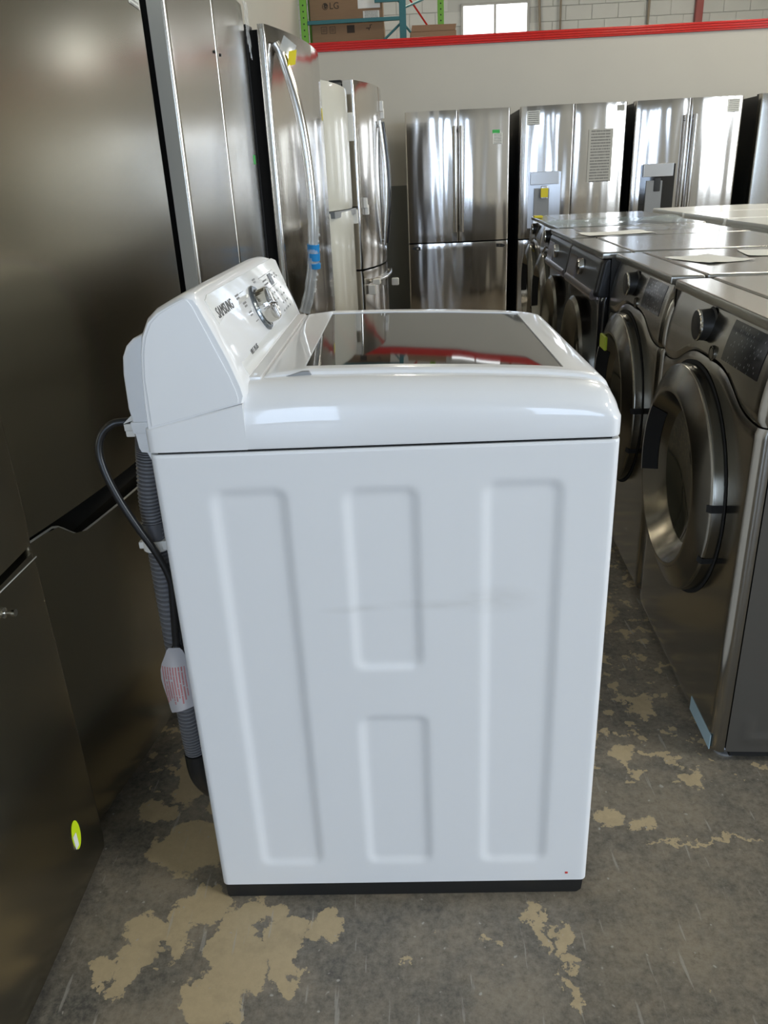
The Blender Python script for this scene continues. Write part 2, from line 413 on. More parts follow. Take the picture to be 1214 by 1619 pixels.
def basis(o, ux, uy):
    ux = Vector(ux).normalized(); uy = Vector(uy).normalized(); uz = ux.cross(uy)
    m = Matrix((ux, uy, uz)).transposed().to_4x4(); m.translation = o; return m
def card(w, h, o, ux, uy, t=0.0006, bm=None, nx=1):
    b = box(-w/2, w/2, -h/2, h/2, 0, t)
    bmesh.ops.transform(b, matrix=basis(o, ux, uy), verts=b.verts); return merge(bm, b)

# ------------------------------------------------------------------ the setting
struct('floor', box(-9, 12, -8, 15, -0.2, 0), M['floor'])
def slab(p, q, t, z0, z1, bm=None):
    """vertical wall slab from p to q (xy), thickness t to the left of p->q"""
    p, q = Vector(p), Vector(q); d = (q-p).normalized(); n = Vector((-d.y, d.x))*t
    return prism([tuple(p), tuple(q), tuple(q+n), tuple(p+n)], z0, z1, 'z', bm=bm)
LW0, LW1 = (-1.85, -6.9), (-1.005, 9.30)
struct('wall_left', slab(LW0, LW1, 0.15, 0, 5.5), M['wall_left'])
PY = 8.36
struct('wall_partition', box(-1.05, 12, PY, PY+0.12, 0, 2.385), M['wall'])
tr = struct('trim_1', box(-1.05, 12, PY-0.02, PY+0.14, 2.385, 2.462, 0.006), M['red'])
for z in (2.405, 2.425, 2.445):
    obj('ridge', tube([(-1.05, PY-0.02, z), (12, PY-0.02, z)], 0.006, 8), M['red'], tr)
struct('wall_right', box(9.0, 9.15, -7, 15, 0, 5.5), M['wall_olive'])
struct('ceiling', box(-9, 12, -8, 15, 5.5, 5.6), M['ceiling'])
wr = bmesh.new()
for a in ((-9, -2.2, 0, 5.5), (-0.8, 1.5, 0, 5.5), (2.6, 9.1, 0, 5.5), (-2.2, -0.8, 3.3, 5.5), (1.5, 2.6, 2.85, 5.5)): box(a[0], a[1], -7.1, -6.95, a[2], a[3], bm=wr)
struct('wall_rear', wr, M['wall_olive'])
# far block wall with its window
YB = 14.0
fw = struct('wall_back', box(-9, 9, YB+0.03, YB+0.2, 0, 5.5), M['mortar'])
WIN = (1.03, 2.0, 3.20, 3.655)
bmesh_block = None
bw, bh = 0.40, 0.20
blk = box(-bw/2+0.004, bw/2-0.004, 0.018, 0.05, 0.004, bh-0.004, 0.003, 1)
bme = bpy.data.meshes.new('block'); blk.to_mesh(bme); blk.free(); bme.materials.append(M['cmu'])
for r in range(9):
    z = 2.6+r*bh
    for k in range(26):
        x = -1.6+k*bw+(0.2 if r % 2 else 0)
        if WIN[0]-0.2 < x < WIN[1]+0.2 and WIN[2]-0.12 < z+0.1 < WIN[3]+0.12: continue
        if 5.8 < x < 7.2 and WIN[2]-0.12 < z+0.1 < WIN[3]+0.12: continue
        o = bpy.data.objects.new('block', bme); C.objects.link(o); o.parent = fw; o.location = (x, YB, z)
lo = box(-9, 9, YB, YB+0.05, 0, 2.6); box(-9, -1.8, YB, YB+0.05, 2.6, 4.4, bm=lo); box(-9, 9, YB, YB+0.05, 4.4, 5.5, bm=lo)
obj('plain_blockwork', lo, M['cmu'], fw)
def far_window(n, WIN, pane):
    xm = (WIN[0]+WIN[1])/2
    wn = struct('window_%d' % n, box(WIN[0]-0.04, WIN[1]+0.04, YB-0.02, YB+0.04, WIN[2]-0.04, WIN[3]+0.04, 0.005), M['frame_grey'])
    obj('pane', box(WIN[0], xm-0.02, YB-0.028, YB-0.021, WIN[2], WIN[3]), pane, wn)
    obj('pane', box(xm+0.02, WIN[1], YB-0.028, YB-0.021, WIN[2], WIN[3]), pane, wn)
far_window(1, WIN, M['pane_lit']); far_window(2, (6.0, 6.97, 3.20, 3.655), M['pane_bright'])  # second window is out of view, added to reflect in a dark fridge door
for i, (x, x2, r, lab) in enumerate(((2.26, 2.08, 0.02, 'slanting brown conduit on the block wall right of the lit window'), (2.52, 2.50, 0.016, 'thin upright conduit on the block wall beside the slanting one'))):
    tag(obj('conduit', tube([(x, YB-0.04, 2.4), (x2, YB-0.04, 5.4)], r, 8), M['conduit']), lab, 'pipe')
tag(obj('downspout', box(4.55, 4.66, YB-0.09, YB-0.01, 0, 5.4, 0.01), mat('rust_red_pipe', (0.30, 0.06, 0.05), 0.5)), 'rust red vertical pipe on the block wall far right', 'pipe')
tag(obj('conduit', tube([(3.85, YB-0.04, 2.4), (3.85, YB-0.04, 5.4)], 0.018, 8), M['conduit']), 'thin upright conduit on the block wall midway to the rust red pipe', 'pipe')
for (x, y) in LAMPS:
    t = thing('high_bay_lamp', 'long white warehouse ceiling lamp overhead, outside the picture', 'lamp', (x, y, LAMP_Z), 0, 'ceiling lamps over the sales floor')
    obj('housing', box(-0.2, 0.2, -0.65, 0.65, 0.0, 0.06, 0.01), M['lamp_body'], t)
    obj('diffuser', box(-0.17, 0.17, -0.6, 0.6, -0.012, -0.001), M['lamp_lit'], t)
    obj('hanger', box(-0.01, 0.01, -0.01, 0.01, 0.06, 0.5), M['lamp_body'], t)

# ------------------------------------------------------------------ rack and cartons behind the partition
def rack():
    t = thing('pallet_rack', 'pallet rack with green uprights and teal beams behind the red-topped partition', 'rack', (0, 9.35, 0))
    for (x, y) in ((-0.955, 0), (-0.955, 0.9), (0.50, 0.9)):
        bm = box(x-0.035, x+0.035, y-0.03, y+0.03, 0, 4.2, 0.004)
        p = obj('upright', bm, M['rack_green'], t)
        for k in range(14):
            z = 2.50+k*0.055
            obj('hole', lathe([(0.0, -0.001), (0.008, -0.001)], (x, y-0.031, z), 'y', 8), M['hole'], p)
    p = obj('upright', box(0.03, 0.10, -0.03, 0.03, 0, 4.2, 0.004), M['teal'], t, 'teal painted upright')
    obj('beam', box(-0.92, 0.03, -0.035, 0.0, 2.765, 2.80, 0.004), M['teal'], t)
    obj('beam', box(-0.92, 0.03, -0.035, 0.0, 1.30, 1.40, 0.004), M['teal'], t)
    obj('beam', box(-0.92, 0.03, 0.88, 0.915, 1.30, 1.40, 0.004), M['teal'], t)
    obj('shelf_deck', box(-0.92, 0.03, 0.0, 0.87, 1.38, 1.41), M['teal'], t)
    obj('beam', box(-0.22, 0.03, -0.03, 0.0, 2.93, 2.965, 0.004), M['teal'], t)
    for a, b in (((0.05, 2.93), (-0.16, 3.03)), ((0.05, 2.75), (-0.14, 2.60)), ((0.06, 2.92), (0.30, 3.05)), ((0.06, 2.80), (0.28, 2.60))):
        obj('brace', tube([(a[0], 0.02 if a[0] < .055 else 0.3, a[1]), (b[0], 0.02 if a[0] < .055 else 0.6, b[1])], 0.012, 6), M['teal'], t)
    obj('brace', tube([(0.14, 0.5, 3.05), (0.42, 0.9, 2.75)], 0.010, 6), M['red'], t, 'red painted brace')
rack()
def carton(loc, w, d, h, label, logo=None, icons=False, lab2=None):
    t = thing('carton', label, 'box', loc)
    obj('box_body', box(-w/2, w/2, 0, d, 0, h, 0.006, 1), M['carton'], t)
    ft = obj('packing_tape', box(-w/2-0.001, w/2+0.001, d*.45, d*.55, h-0.002, h+0.001), M['clip'], t)
    X = Matrix.Rotation(PI/2, 4, 'X')
    if logo:
        lx, lz = logo
        m = Matrix.Translation((lx+0.08, -0.001, lz)) @ X
        obj('brand_lettering', text_bm('LG', 0.085, m, 0.0006), M['carton_ink'], t)
        lg = obj('brand_roundel', lathe([(0.0, 0), (0.031, 0)], (lx-0.015, -0.0015, lz), 'y', 24), M['carton_ink'], t)
        b = box(-0.017, -0.012, -0.0025, -0.0017, -0.012, 0.014)
        box(-0.017, -0.004, -0.0025, -0.0017, -0.014, -0.010, bm=b); box(0.000, 0.016, -0.0025, -0.0017, -0.002, 0.002, bm=b)
        lathe([(0.0215, 0), (0.0255, 0)], (0, -0.002, 0), 'y', 24, bm=b, a0=-2.6*1.6, a1=0)
        obj('roundel_line', b, M['carton'], lg, off=(lx-0.015, 0, lz))
    if icons:
        for (x, kind) in icons:
            b = bmesh.new(); z = h-0.075
            for (dx0, dx1, dz0, dz1) in ((-.03, .03, .028, .032), (-.03, .03, -.032, -.028), (-.03, -.026, -.03, .03), (.026, .03, -.03, .03)) if kind == 'o' else \
                    ((-.04, .04, -.035, .035),) if kind == 's' else ((-.03, .01, -.004, .004), (-.004, .004, -.02, .0), (0.01, 0.018, 0, 0.03), (.018, .035, .026, .032)):
                box(x+dx0, x+dx1, -0.002, -0.0005, z+dz0, z+dz1, bm=b)
            if kind == 'o':
                for q in (-0.012, 0, 0.012): box(x-0.018, x+0.018, -0.002, -0.0005, z+q-.0015, z+q+.0015, bm=b)
            obj('handling_symbol', b, M['carton_ink'], t)
    if lab2:
        for (x, z, ww, hh, mm) in lab2: obj('label', box(x-ww/2, x+ww/2, -0.003, -0.001, z-hh/2, z+hh/2), mm, t)
    return t
carton((-0.51, 9.42, 2.32), 0.76, 0.75, 0.48, 'brown carton with handling symbols, bottom one of the pair on the rack', None, [(-0.25, 'o'), (-0.16, 'o'), (0.03, 's'), (0.22, 'x')])
carton((-0.52, 9.42, 2.802), 0.76, 0.75, 0.62, 'brown carton printed with a round logo and two letters, stacked on another', (-0.20, 0.135), None,
       [(0.24, 0.20, 0.23, 0.20, M['paper']), (0.24, 0.20, 0.16, 0.05, M['red_mark']), (0.26, 0.04, 0.17, 0.075, M['label'])])
tb = carton((-0.51, 9.42, 1.412), 0.76, 0.75, 0.90, 'large brown carton at the foot of the rack stack, hidden below the wall top')
t = thing('carton', 'low open brown carton to the right of the teal upright', 'box', (0.33, 8.80, 0))
obj('pallet_stack', box(-0.20, 0.25, 0, 0.4, 0, 2.50, 0.006, 1), M['carton'], t)
obj('box_body', box(-0.20, 0.25, 0, 0.4, 2.502, 2.575, 0.006, 1), M['carton'], t)
obj('flap', prism([(-0.19, 2.575), (0.24, 2.575), (0.25, 2.625), (-0.18, 2.63)], 0.0, 0.008, 'y'), M['carton'], t)

# ------------------------------------------------------------------ the white washer (modelled in place, then expressed from its own base point)
WL = Vector((-0.04, 1.41, 0))
washer = thing('washing_machine', 'white top-loading washer with smoked glass lid and pressed side panel, in the centre', 'washing machine', tuple(WL))
def wob(name, bm, m, parent=washer, label=None): return obj(name, bm, m, parent, label, off=-WL)
X0, X1, YN, YF = -0.3825, 0.3025, 1.067, 1.753
def sdf_rr(x, z, cx, cz, hx, hz, r):
    qx, qz = abs(x-cx)-hx+r, abs(z-cz)-hz+r
    return math.hypot(max(qx, 0), max(qz, 0))+min(max(qx, qz), 0)-r
PAN = [(-0.2955+0.052, 0.459, 0.058, 0.378), (-0.046, 0.671, 0.057, 0.162), (-0.043, 0.250, 0.060, 0.168), (0.165, 0.459, 0.060, 0.378)]
def depth(x, z):
    d = 0
    for (cx, cz, hx, hz) in PAN:
        s = -sdf_rr(x, z, cx, cz, hx+0.004, hz+0.004, 0.026)/0.020
        if s > 0: s = min(s, 1); d = max(d, 0.0046*s*s*(3-2*s))
    return d
def washer_body():
    b = bmesh.new(); r = 0.011; k = 5
    near = [(X0+r+(X1-X0-2*r)*i/130, YN) for i in range(131)]
    def arc(cx, cy, a0): return [(cx+r*math.cos(a0+PI/2*i/k), cy+r*math.sin(a0+PI/2*i/k)) for i in range(1, k)]
    ring = near+arc(X1-r, YN+r, -PI/2)+[(X1, YN+r)]+[(X1, YF-r)]+arc(X1-r, YF-r, 0)+[(X1-r, YF), (X0+r, YF)]+arc(X0+r, YF-r, PI/2)+[(X0, YF-r), (X0, YN+r)]+arc(X0+r, YN+r, PI)
    zs = [0.0315, 0.0335]+[0.038+(0.888-0.038)*j/170 for j in range(171)]+[0.891, 0.8935]
    rows = []
    for z in zs:
        ins = 0.002 if z in (0.0315, 0.8935) else 0
        row = []
        for i, (x, y) in enumerate(ring):
            yy = y+(depth(x, z) if i <= 130 else 0)
            if ins: yy += ins if y < 1.4 else -ins
            row.append(b.verts.new((x, yy, z)))
        rows.append(row)
    n = len(ring)
    for j in range(len(zs)-1):
        for i in range(n): b.faces.new((rows[j][i], rows[j][(i+1) % n], rows[j+1][(i+1) % n], rows[j+1][i]))
    b.faces.new(rows[0][::-1]); b.faces.new(rows[-1]); sharp(b, 40)
    return b
wob('cabinet', washer_body(), M['white_side'])
wob('seam_shade', box(X0+0.012, X1-0.012, YN+0.006, YF-0.006, 0.890, 0.905), M['void'])  # near-black core, paints the shade inside the open seam
wob('base', prism([(X0+0.006, 0.034), (X0+0.006, 0.006), (X0+0.010, 0.001), (X1-0.016, 0.001), (X1-0.008, 0.008), (X1-0.006, 0.034)], YN+0.0015, YF-0.0015, 'y', 0.001), M['black'])
def zt(x):
    P = [(-0.236, 0.988), (-0.15, 0.991), (-0.02, 0.989), (0.10, 0.984), (0.20, 0.978), (0.255, 0.972), (0.280, 0.966), (0.292, 0.957), (0.299, 0.946), (0.3035, 0.930)]
    if x <= P[0][0]: return P[0][1]
    for (a, u), (c, v) in zip(P, P[1:]):
        if x <= c:
            t = (x-a)/(c-a); return u+(v-u)*t
    return P[-1][1]
def top_cover():
    b = bmesh.new(); rows = []
    xs = [X0-0.001, X0+0.001, X0+0.005, X0+0.012]+lin(-0.355, -0.2362, 6)+lin(-0.2358, 0.25, 40)+[0.262, 0.272, 0.280, 0.287, 0.292, 0.296, 0.299, 0.3018, 0.3035]
    for x in xs:
        rr = 0.018; ins = 0
        if x > X1-rr: q = min(1, (x-(X1-rr))/(rr+0.0011)); ins = rr*(1-math.sqrt(max(0, 1-q*q)))
        if x < X0+0.010: q = min(1, (X0+0.010-x)/0.0111); ins = 0.010*(1-math.sqrt(max(0, 1-q*q)))
        zb = 0.898; prof = []
        y0 = YN-0.0015+ins; y1 = YF+0.0015-ins
        if x < -0.236:
            z = 0.934+(x+0.378)*(0.966-0.934)/0.142
            side = [(0, zb), (-0.0, zb+0.004), (0, z-0.002), (0.002, z)]
            side += [(0.01, z)]*9
        else:
            z = zt(x); s = 0.052; v = 0.030
            v = min(v, max(0.004, z-0.925))
            zc_ = z-v; lean = 0.0045*min(1, max(0, (zc_-zb-0.018)/0.04))
            side = [(0.0012, zb), (0, zb+0.003), (0, zb+0.018)]+[(lean*q*q, zb+0.018+(zc_-zb-0.018)*q) for q in (0.35, 0.7, 1.0)]
            a0 = math.radians(30)
            for i in range(1, 8):
                a = a0+(PI/2-a0)*i/7; side.append((lean+(s-lean)*(1-math.cos(a)/math.cos(a0)), z-v*(1-math.sin(a))/(1-math.sin(a0))))
        ring = [(y0+a, c) for a, c in side]+[(y1-a, c) for a, c in side[::-1]]
        rows.append([b.verts.new((x, y, zz)) for y, zz in ring])
    n = len(rows[0])
    for i in range(len(rows)-1):
        for k in range(n):
            b.faces.new((rows[i][k], rows[i][(k+1) % n], rows[i+1][(k+1) % n], rows[i+1][k]))
    b.faces.new(rows[0]); b.faces.new(rows[-1][::-1])
    bmesh.ops.remove_doubles(b, verts=b.verts, dist=1e-6)
    bmesh.ops.recalc_face_normals(b, faces=b.faces); sharp(b, 32)
    return b
wob('top_cover', top_cover(), M['white'])
# lid: frame with a window, glass, wedge for the shaded gap
LY0, LY1, LX0, LX1 = 1.126, 1.694, -0.214, 0.3035
GY0, GY1, GX0, GX1 = 1.152, 1.657, -0.154, 0.232
def lid_frame():
    b = bmesh.new()
    xs = [LX0, LX0+0.002, LX0+0.006]+lin(LX0+0.012, GX0-0.004, 4)+[GX0, GX0+0.001]+lin(GX0+0.01, GX1-0.01, 26)+[GX1-0.001, GX1, GX1+0.004]+[0.245, 0.258, 0.270, 0.279, 0.287, 0.293, 0.298, 0.3015, LX1]
    ys = [LY0, LY0+0.0015, LY0+0.005, LY0+0.010, GY0-0.003, GY0, GY0+0.001]+lin(GY0+0.02, GY1-0.02, 8)+[GY1-0.001, GY1, GY1+0.003, LY1-0.01, LY1-0.005, LY1-0.0015, LY1]
    V = {}
    for i, x in enumerate(xs):
        for j, y in enumerate(ys):
            e = min(y-LY0, LY1-y, x-LX0)
            h = 0.0075
            if e < 0.010: h = 0.0075*math.sqrt(max(0, 1-(1-e/0.010)**2))
            yy = y
            if x > 0.278:      # round the two front corners in plan
                q = (x-0.278)/(LX1-0.278); ins = 0.02*(1-math.sqrt(max(0, 1-q*q)))
                c = (LY0+LY1)/2; yy = c+(y-c)*(1-ins/((LY1-LY0)/2))
            z = zt(min(x, 0.300))+h-(0.0 if x < 0.29 else 0.004*(x-0.29)/0.0135)
            if x < GX0: z -= 0.0035*(GX0-x)/(GX0-LX0)
            if GX0+0.0005 < x < GX1-0.0005 and GY0+0.0005 < y < GY1-0.0005: z -= 0.004
            V[i, j] = b.verts.new((x, yy, z))
    for i in range(len(xs)-1):
        for j in range(len(ys)-1):
            cx, cy = (xs[i]+xs[i+1])/2, (ys[j]+ys[j+1])/2
            if GX0+0.002 < cx < GX1-0.002 and GY0+0.002 < cy < GY1-0.002: continue
            b.faces.new((V[i, j], V[i+1, j], V[i+1, j+1], V[i, j+1]))
    sharp(b, 28); return b
lid = wob('lid', lid_frame(), M['white'])
def lid_glass():
    b = bmesh.new(); xs = lin(GX0+0.0012, GX1-0.0012, 26); rows = []
    for x in xs: rows.append([b.verts.new((x, y, zt(x)+h)) for y, h in ((GY0+0.0012, 0.0058), (GY1-0.0012, 0.0058), (GY1-0.0012, 0.001), (GY0+0.0012, 0.001))])
    for i in range(len(xs)-1):
        for k in range(4): b.faces.new((rows[i][k], rows[i+1][k], rows[i+1][(k+1) % 4], rows[i][(k+1) % 4]))
    b.faces.new(rows[0]); b.faces.new(rows[-1][::-1]); bmesh.ops.recalc_face_normals(b, faces=b.faces); sharp(b, 30); return b
wob('lid_glass', lid_glass(), M['lid_glass'], lid)
lg2 = [o for o in bpy.data.objects if o.name == 'lid_glass'][0]
wob('lid_hinge_strip', box(-0.2335, -0.2155, YN+0.052, YF-0.052, 0.985, 0.9925, 0.002), M['white'])
wob('lid_gap_shade', prism([(-0.185, 0.9885), (-0.155, 0.9965), (-0.145, 0.9965), (-0.140, 0.9885)], LY0-0.003, LY0+0.004, 'y', 0.001), M['grey_plastic'], lid, 'small grey wedge standing for the shaded gap at the edge')  # grey wedge paints the dark gap under the lid edge
# console
CP = [(-0.3795, 0.934), (-0.3785, 0.965), (-0.3755, 1.010), (-0.3715, 1.045), (-0.3655, 1.070), (-0.355, 1.090), (-0.340, 1.103), (-0.320, 1.113), (-0.303, 1.1205), (-0.294, 1.1225), (-0.286, 1.120), (-0.280, 1.112), (-0.262, 1.070), (-0.245, 1.028), (-0.233, 0.992), (-0.230, 0.978), (-0.234, 0.967)]
def console():
    b = bmesh.new(); ys = [0, 0.0015, 0.005, 0.012, 0.022, 0.04, 0.08, 0.15, 0.3, 0.42, 0.50, 0.56, 0.60, 0.63, 0.655, 0.670, 0.680, 0.685]; rows = []
    cx, cz = -0.31, 1.0
    for dy in ys:
        e = min(dy, 0.685-dy)
        s = 1-0.05*(1-min(1, e/0.012))**2
        far = max(0, (dy-0.48)/0.205); nr = max(0, 1-dy/0.08)
        rows.append([b.verts.new((cx+(x-cx)*s, YN-0.0005+dy, cz+(z-cz)*(s if z > cz else 1)-((z-0.934)/0.19)*(0.018*far**2+0.002*nr**2))) for x, z in CP])
    n = len(CP)
    for i in range(len(ys)-1):
        for k in range(n): b.faces.new((rows[i][k], rows[i][(k+1) % n], rows[i+1][(k+1) % n], rows[i+1][k]))
    b.faces.new(rows[0]); b.faces.new(rows[-1][::-1]); bmesh.ops.recalc_face_normals(b, faces=b.faces); sharp(b, 42); return b
cons = wob('console', console(), M['white'])
CC = [(x, z) for x, z in CP]
cap = [(-0.3705, 0.9375), (-0.3690, 1.010), (-0.3640, 1.046), (-0.358, 1.066), (-0.348, 1.084), (-0.334, 1.096), (-0.315, 1.106), (-0.300, 1.1125), (-0.294, 1.112), (-0.289, 1.105), (-0.250, 1.008), (-0.243, 0.986), (-0.241, 0.975), (-0.2415, 0.968)]
wob('end_cap', prism(cap, YN-0.0016, YN+0.006, 'y', 0.0008), M['white'], cons)
# sloping face: local frame  u = +Y (reader's right), v = up the slope
FA, FB = Vector((-0.280, 0, 1.112)), Vector((-0.233, 0, 0.992))
vdir = (FA-FB).normalized(); udir = Vector((0, 1, 0)); ndir = udir.cross(vdir)
def face_pt(y, t, h=0.0): p = FA-vdir*t; return Vector((p.x, y, p.z))+ndir*h
def face_m(y, t, h=0.0): return basis(face_pt(y, t, h), udir, vdir)
def face_panel():
    b = bmesh.new(); L = (FA-FB).length; rows = []
    ts = lin(0.004, L-0.004, 6)
    for y in lin(YN+0.05, YF-0.03, 12):
        rows.append([b.verts.new(face_pt(y, t_-(0.0 if y < 1.6 else 0), 0.0015)) for t_ in ts])
    for i in range(len(rows)-1):
        for k in range(6): b.faces.new((rows[i][k], rows[i+1][k], rows[i+1][k+1], rows[i][k+1]))
    return b
L = (FA-FB).length
pb = prism([(YN+0.028, 0.006), (YN+0.055, L-0.002), (YF-0.045, L-0.002), (YF-0.022, 0.010), (YF-0.06, 0.002), (YN+0.05, 0.000)], -0.003, 0.0012, 'z', 0.0005)
mm = Matrix((udir, -vdir, ndir)).transposed().to_4x4(); mm.translation = FA
bmesh.ops.transform(pb, matrix=mm, verts=pb.verts); bmesh.ops.recalc_face_normals(pb, faces=pb.faces)
panel = wob('control_panel', pb, M['panel_white'], cons)
wob('brand_lettering', text_bm('SAMSUNG', 0.0225, face_m(1.172, 0.030, 0.0016), 0.0003, 1.05, (1.0, 1.0)), M['ink'], cons)
wob('feature_lettering', text_bm('VRT PLUS', 0.0115, face_m(1.219, 0.106, 0.0016), 0.0003, 1.05, (1.15, 1)), M['ink'], cons)
# dial
dial_c = face_pt(1.384, 0.064, 0.0)
def dial(prof, n=48, flute=False):
    b = lathe(prof, (0, 0, 0), 'z', n)
    if flute:
        for v in b.verts:
            r = math.hypot(v.co.x, v.co.y)
            if r > 0.02:
                a = math.atan2(v.co.y, v.co.x); k = 1+0.006*math.cos(a*32); v.co.x *= k; v.co.y *= k
    bmesh.ops.transform(b, matrix=basis(dial_c, udir, vdir), verts=b.verts); sharp(b, 35); return b
knob = wob('dial', dial([(0.0, 0.004), (0.0305, 0.004), (0.0300, 0.024), (0.0285, 0.0275), (0.027, 0.0265), (0.0, 0.0255)], 96, True), M['chrome'], cons)
wob('dial_ring', dial([(0.033, 0.0015), (0.040, 0.0015), (0.0405, 0.004), (0.038, 0.007), (0.033, 0.007), (0.031, 0.0045), (0.033, 0.0015)]), mat('dial_ring_slate', (0.16, 0.18, 0.20), 0.2, 0.7), cons)
gb = box(-0.0285, 0.0285, -0.0016, 0.0016, 0.0255, 0.0295, 0.001)
bmesh.ops.transform(gb, matrix=basis(dial_c, udir, vdir) @ Matrix.Rotation(-0.15, 4, 'Z'), verts=gb.verts)
wob('dial_grip', gb, M['chrome'], cons)
dd = bmesh.new()
for s in (1, -1):
    h = lathe([(0.0, 0.0268), (0.012, 0.0262), (0.025, 0.0275)], (0, 0.002*s, 0), 'z', 24, a0=0.12 if s > 0 else PI+0.12, a1=PI-0.12 if s > 0 else 2*PI-0.12)
    bmesh.ops.transform(h, matrix=basis(dial_c, udir, vdir) @ Matrix.Rotation(-0.15, 4, 'Z') @ Matrix.Rotation(-0.10*s, 4, 'X'), verts=h.verts); merge(dd, h)
wob('dial_face', dd, mat('dial_face_smoke', (0.26, 0.24, 0.21), 0.14, 1.0), cons)
wob('display', card(0.034, 0.022, face_pt(1.588, 0.035, 0.0018), udir, vdir), mat('display_grey', (0.10, 0.095, 0.09), 0.2), cons)
pr = bmesh.new()
for (y0, y1, t_) in ((1.48, 1.64, 0.022), (1.50, 1.635, 0.049)): card(y1-y0, 0.0009, face_pt((y0+y1)/2, t_, 0.0017), udir, vdir, 0.0003, pr)
for y, t_ in ((1.272, .024), (1.298, .041), (1.306, .058), (1.324, .077), (1.335, .087), (1.439, .018)):
    for q in (0, 0.005): card(0.024-q, 0.0030, face_pt(y, t_+q, 0.0015), udir, vdir, 0.0003, pr)
card(0.030, 0.0008, face_pt(1.310, 0.024, 0.0015), udir, vdir, 0.0003, pr)
for i in range(6):
    for j in range(4):
        if (i+j) % 5 == 4: continue
        card(0.012, 0.0035, face_pt(1.512+i*0.028+j*0.004, 0.060+j*0.0135, 0.0015), udir, vdir, 0.0003, pr)
for i in range(4):
    card(0.007, 0.003, face_pt(1.51+i*0.011, 0.031, 0.0015), udir, vdir, 0.0003, pr); card(0.007, 0.003, face_pt(1.512+i*0.011, 0.038, 0.0015), udir, vdir, 0.0003, pr)
for i in range(4): card(0.010, 0.004, face_pt(1.62+i*0.014, 0.030+0.006*(i % 2), 0.0015), udir, vdir, 0.0003, pr)
wob('printed_legends', pr, M['ink_light'], cons)['kind'] = 'stuff'
# back of the washer: housing, bracket, hose, cord
RH = [(-0.374, 0.935), (-0.405, 0.935), (-0.4085, 0.960), (-0.4070, 1.010), (-0.4035, 1.035), (-0.396, 1.050), (-0.385, 1.060), (-0.370, 1.066)]
rear = wob('rear_housing', prism(RH, YN+0.020, YF-0.03, 'y', 0.004, 3), M['white'])
wob('housing_collar', prism([(-0.374, 0.922), (-0.406, 0.922), (-0.4085, 0.940), (-0.374, 0.940)], YN+0.017, YF-0.02, 'y', 0.002), M['white'], rear)
wob('housing_skirt', prism([(-0.3785, 0.925), (-0.404, 0.925), (-0.402, 0.900), (-0.399, 0.893), (-0.391, 0.892), (-0.3805, 0.866), (-0.3785, 0.866)], YN+0.019, YF-0.05, 'y', 0.001), M['white'], rear)
hp = spline([(-0.402, 1.13, 0.905), (-0.407, 1.13, 0.87), (-0.414, 1.128, 0.80), (-0.4125, 1.125, 0.735), (-0.413, 1.125, 0.65), (-0.413, 1.125, 0.55), (-0.413, 1.125, 0.45), (-0.413, 1.125, 0.36), (-0.412, 1.128, 0.292)], 44)
hose = wob('drain_hose', tube(hp, 0.017, 14, rf=lambda i: 0.0165+0.0022*(1 if (i % 4) in (0, 1) else -1)), M['hose'])
wob('hose_elbow', tube(spline([(-0.412, 1.128, 0.300), (-0.410, 1.13, 0.25), (-0.40, 1.15, 0.20), (-0.40, 1.20, 0.15)], 6), 0.021, 14), M['rubber'], hose)
wob('hose_sleeve', tube([(-0.415, 1.124, 0.735), (-0.4148, 1.124, 0.765)], 0.0195, 14), mat('hose_sleeve_grey', (0.10, 0.10, 0.11), 0.25), hose)
cl = lathe([(0.0195, -0.009), (0.0225, -0.009), (0.0225, 0.009), (0.0195, 0.009)], (-0.4135, 1.124, 0.728), 'z', 20)
box(-0.400, -0.378, 1.105, 1.118, 0.722, 0.738, 0.002, bm=cl); box(-0.440, -0.430, 1.112, 1.124, 0.722, 0.734, 0.002, bm=cl)
wob('hose_clip', cl, M['clip'], hose)
tc = box(-0.424, -0.404, 1.098, 1.112, 0.922, 0.934, 0.002); prism([(-0.405, 0.94), (-0.424, 0.934), (-0.405, 0.951)], 1.098, 1.108, 'y', bm=tc); box(-0.422, -0.408, 1.096, 1.106, 0.914, 0.924, 0.002, bm=tc)
wob('cord_clip', tc, M['clip'], rear)
cpth = spline([(-0.398, 1.11, 0.935), (-0.42, 1.105, 0.936), (-0.440, 1.10, 0.9345), (-0.458, 1.097, 0.920), (-0.466, 1.094, 0.895), (-0.461, 1.09, 0.86), (-0.446, 1.088, 0.815), (-0.424, 1.088, 0.765), (-0.405, 1.091, 0.722), (-0.392, 1.094, 0.675), (-0.394, 1.094, 0.63), (-0.399, 1.094, 0.575), (-0.4015, 1.094, 0.54)], 8)
cord = wob('power_cord', tube(cpth, 0.0060, 12), M['rubber'])
wob('cord', tube(spline([(-0.3935, 1.100, 0.680), (-0.390, 1.102, 0.63), (-0.394, 1.102, 0.575), (-0.3965, 1.100, 0.54)], 6), 0.0052, 8), M['rubber'], cord)
kn = tube([(-0.400, 1.094, 0.552), (-0.4005, 1.094, 0.547), (-0.401, 1.094, 0.538), (-0.4015, 1.094, 0.533)], 0.009, 12, rf=lambda i: (0.006, 0.009, 0.009, 0.006)[i])
wob('cord_strap', kn, M['rubber'], cord)
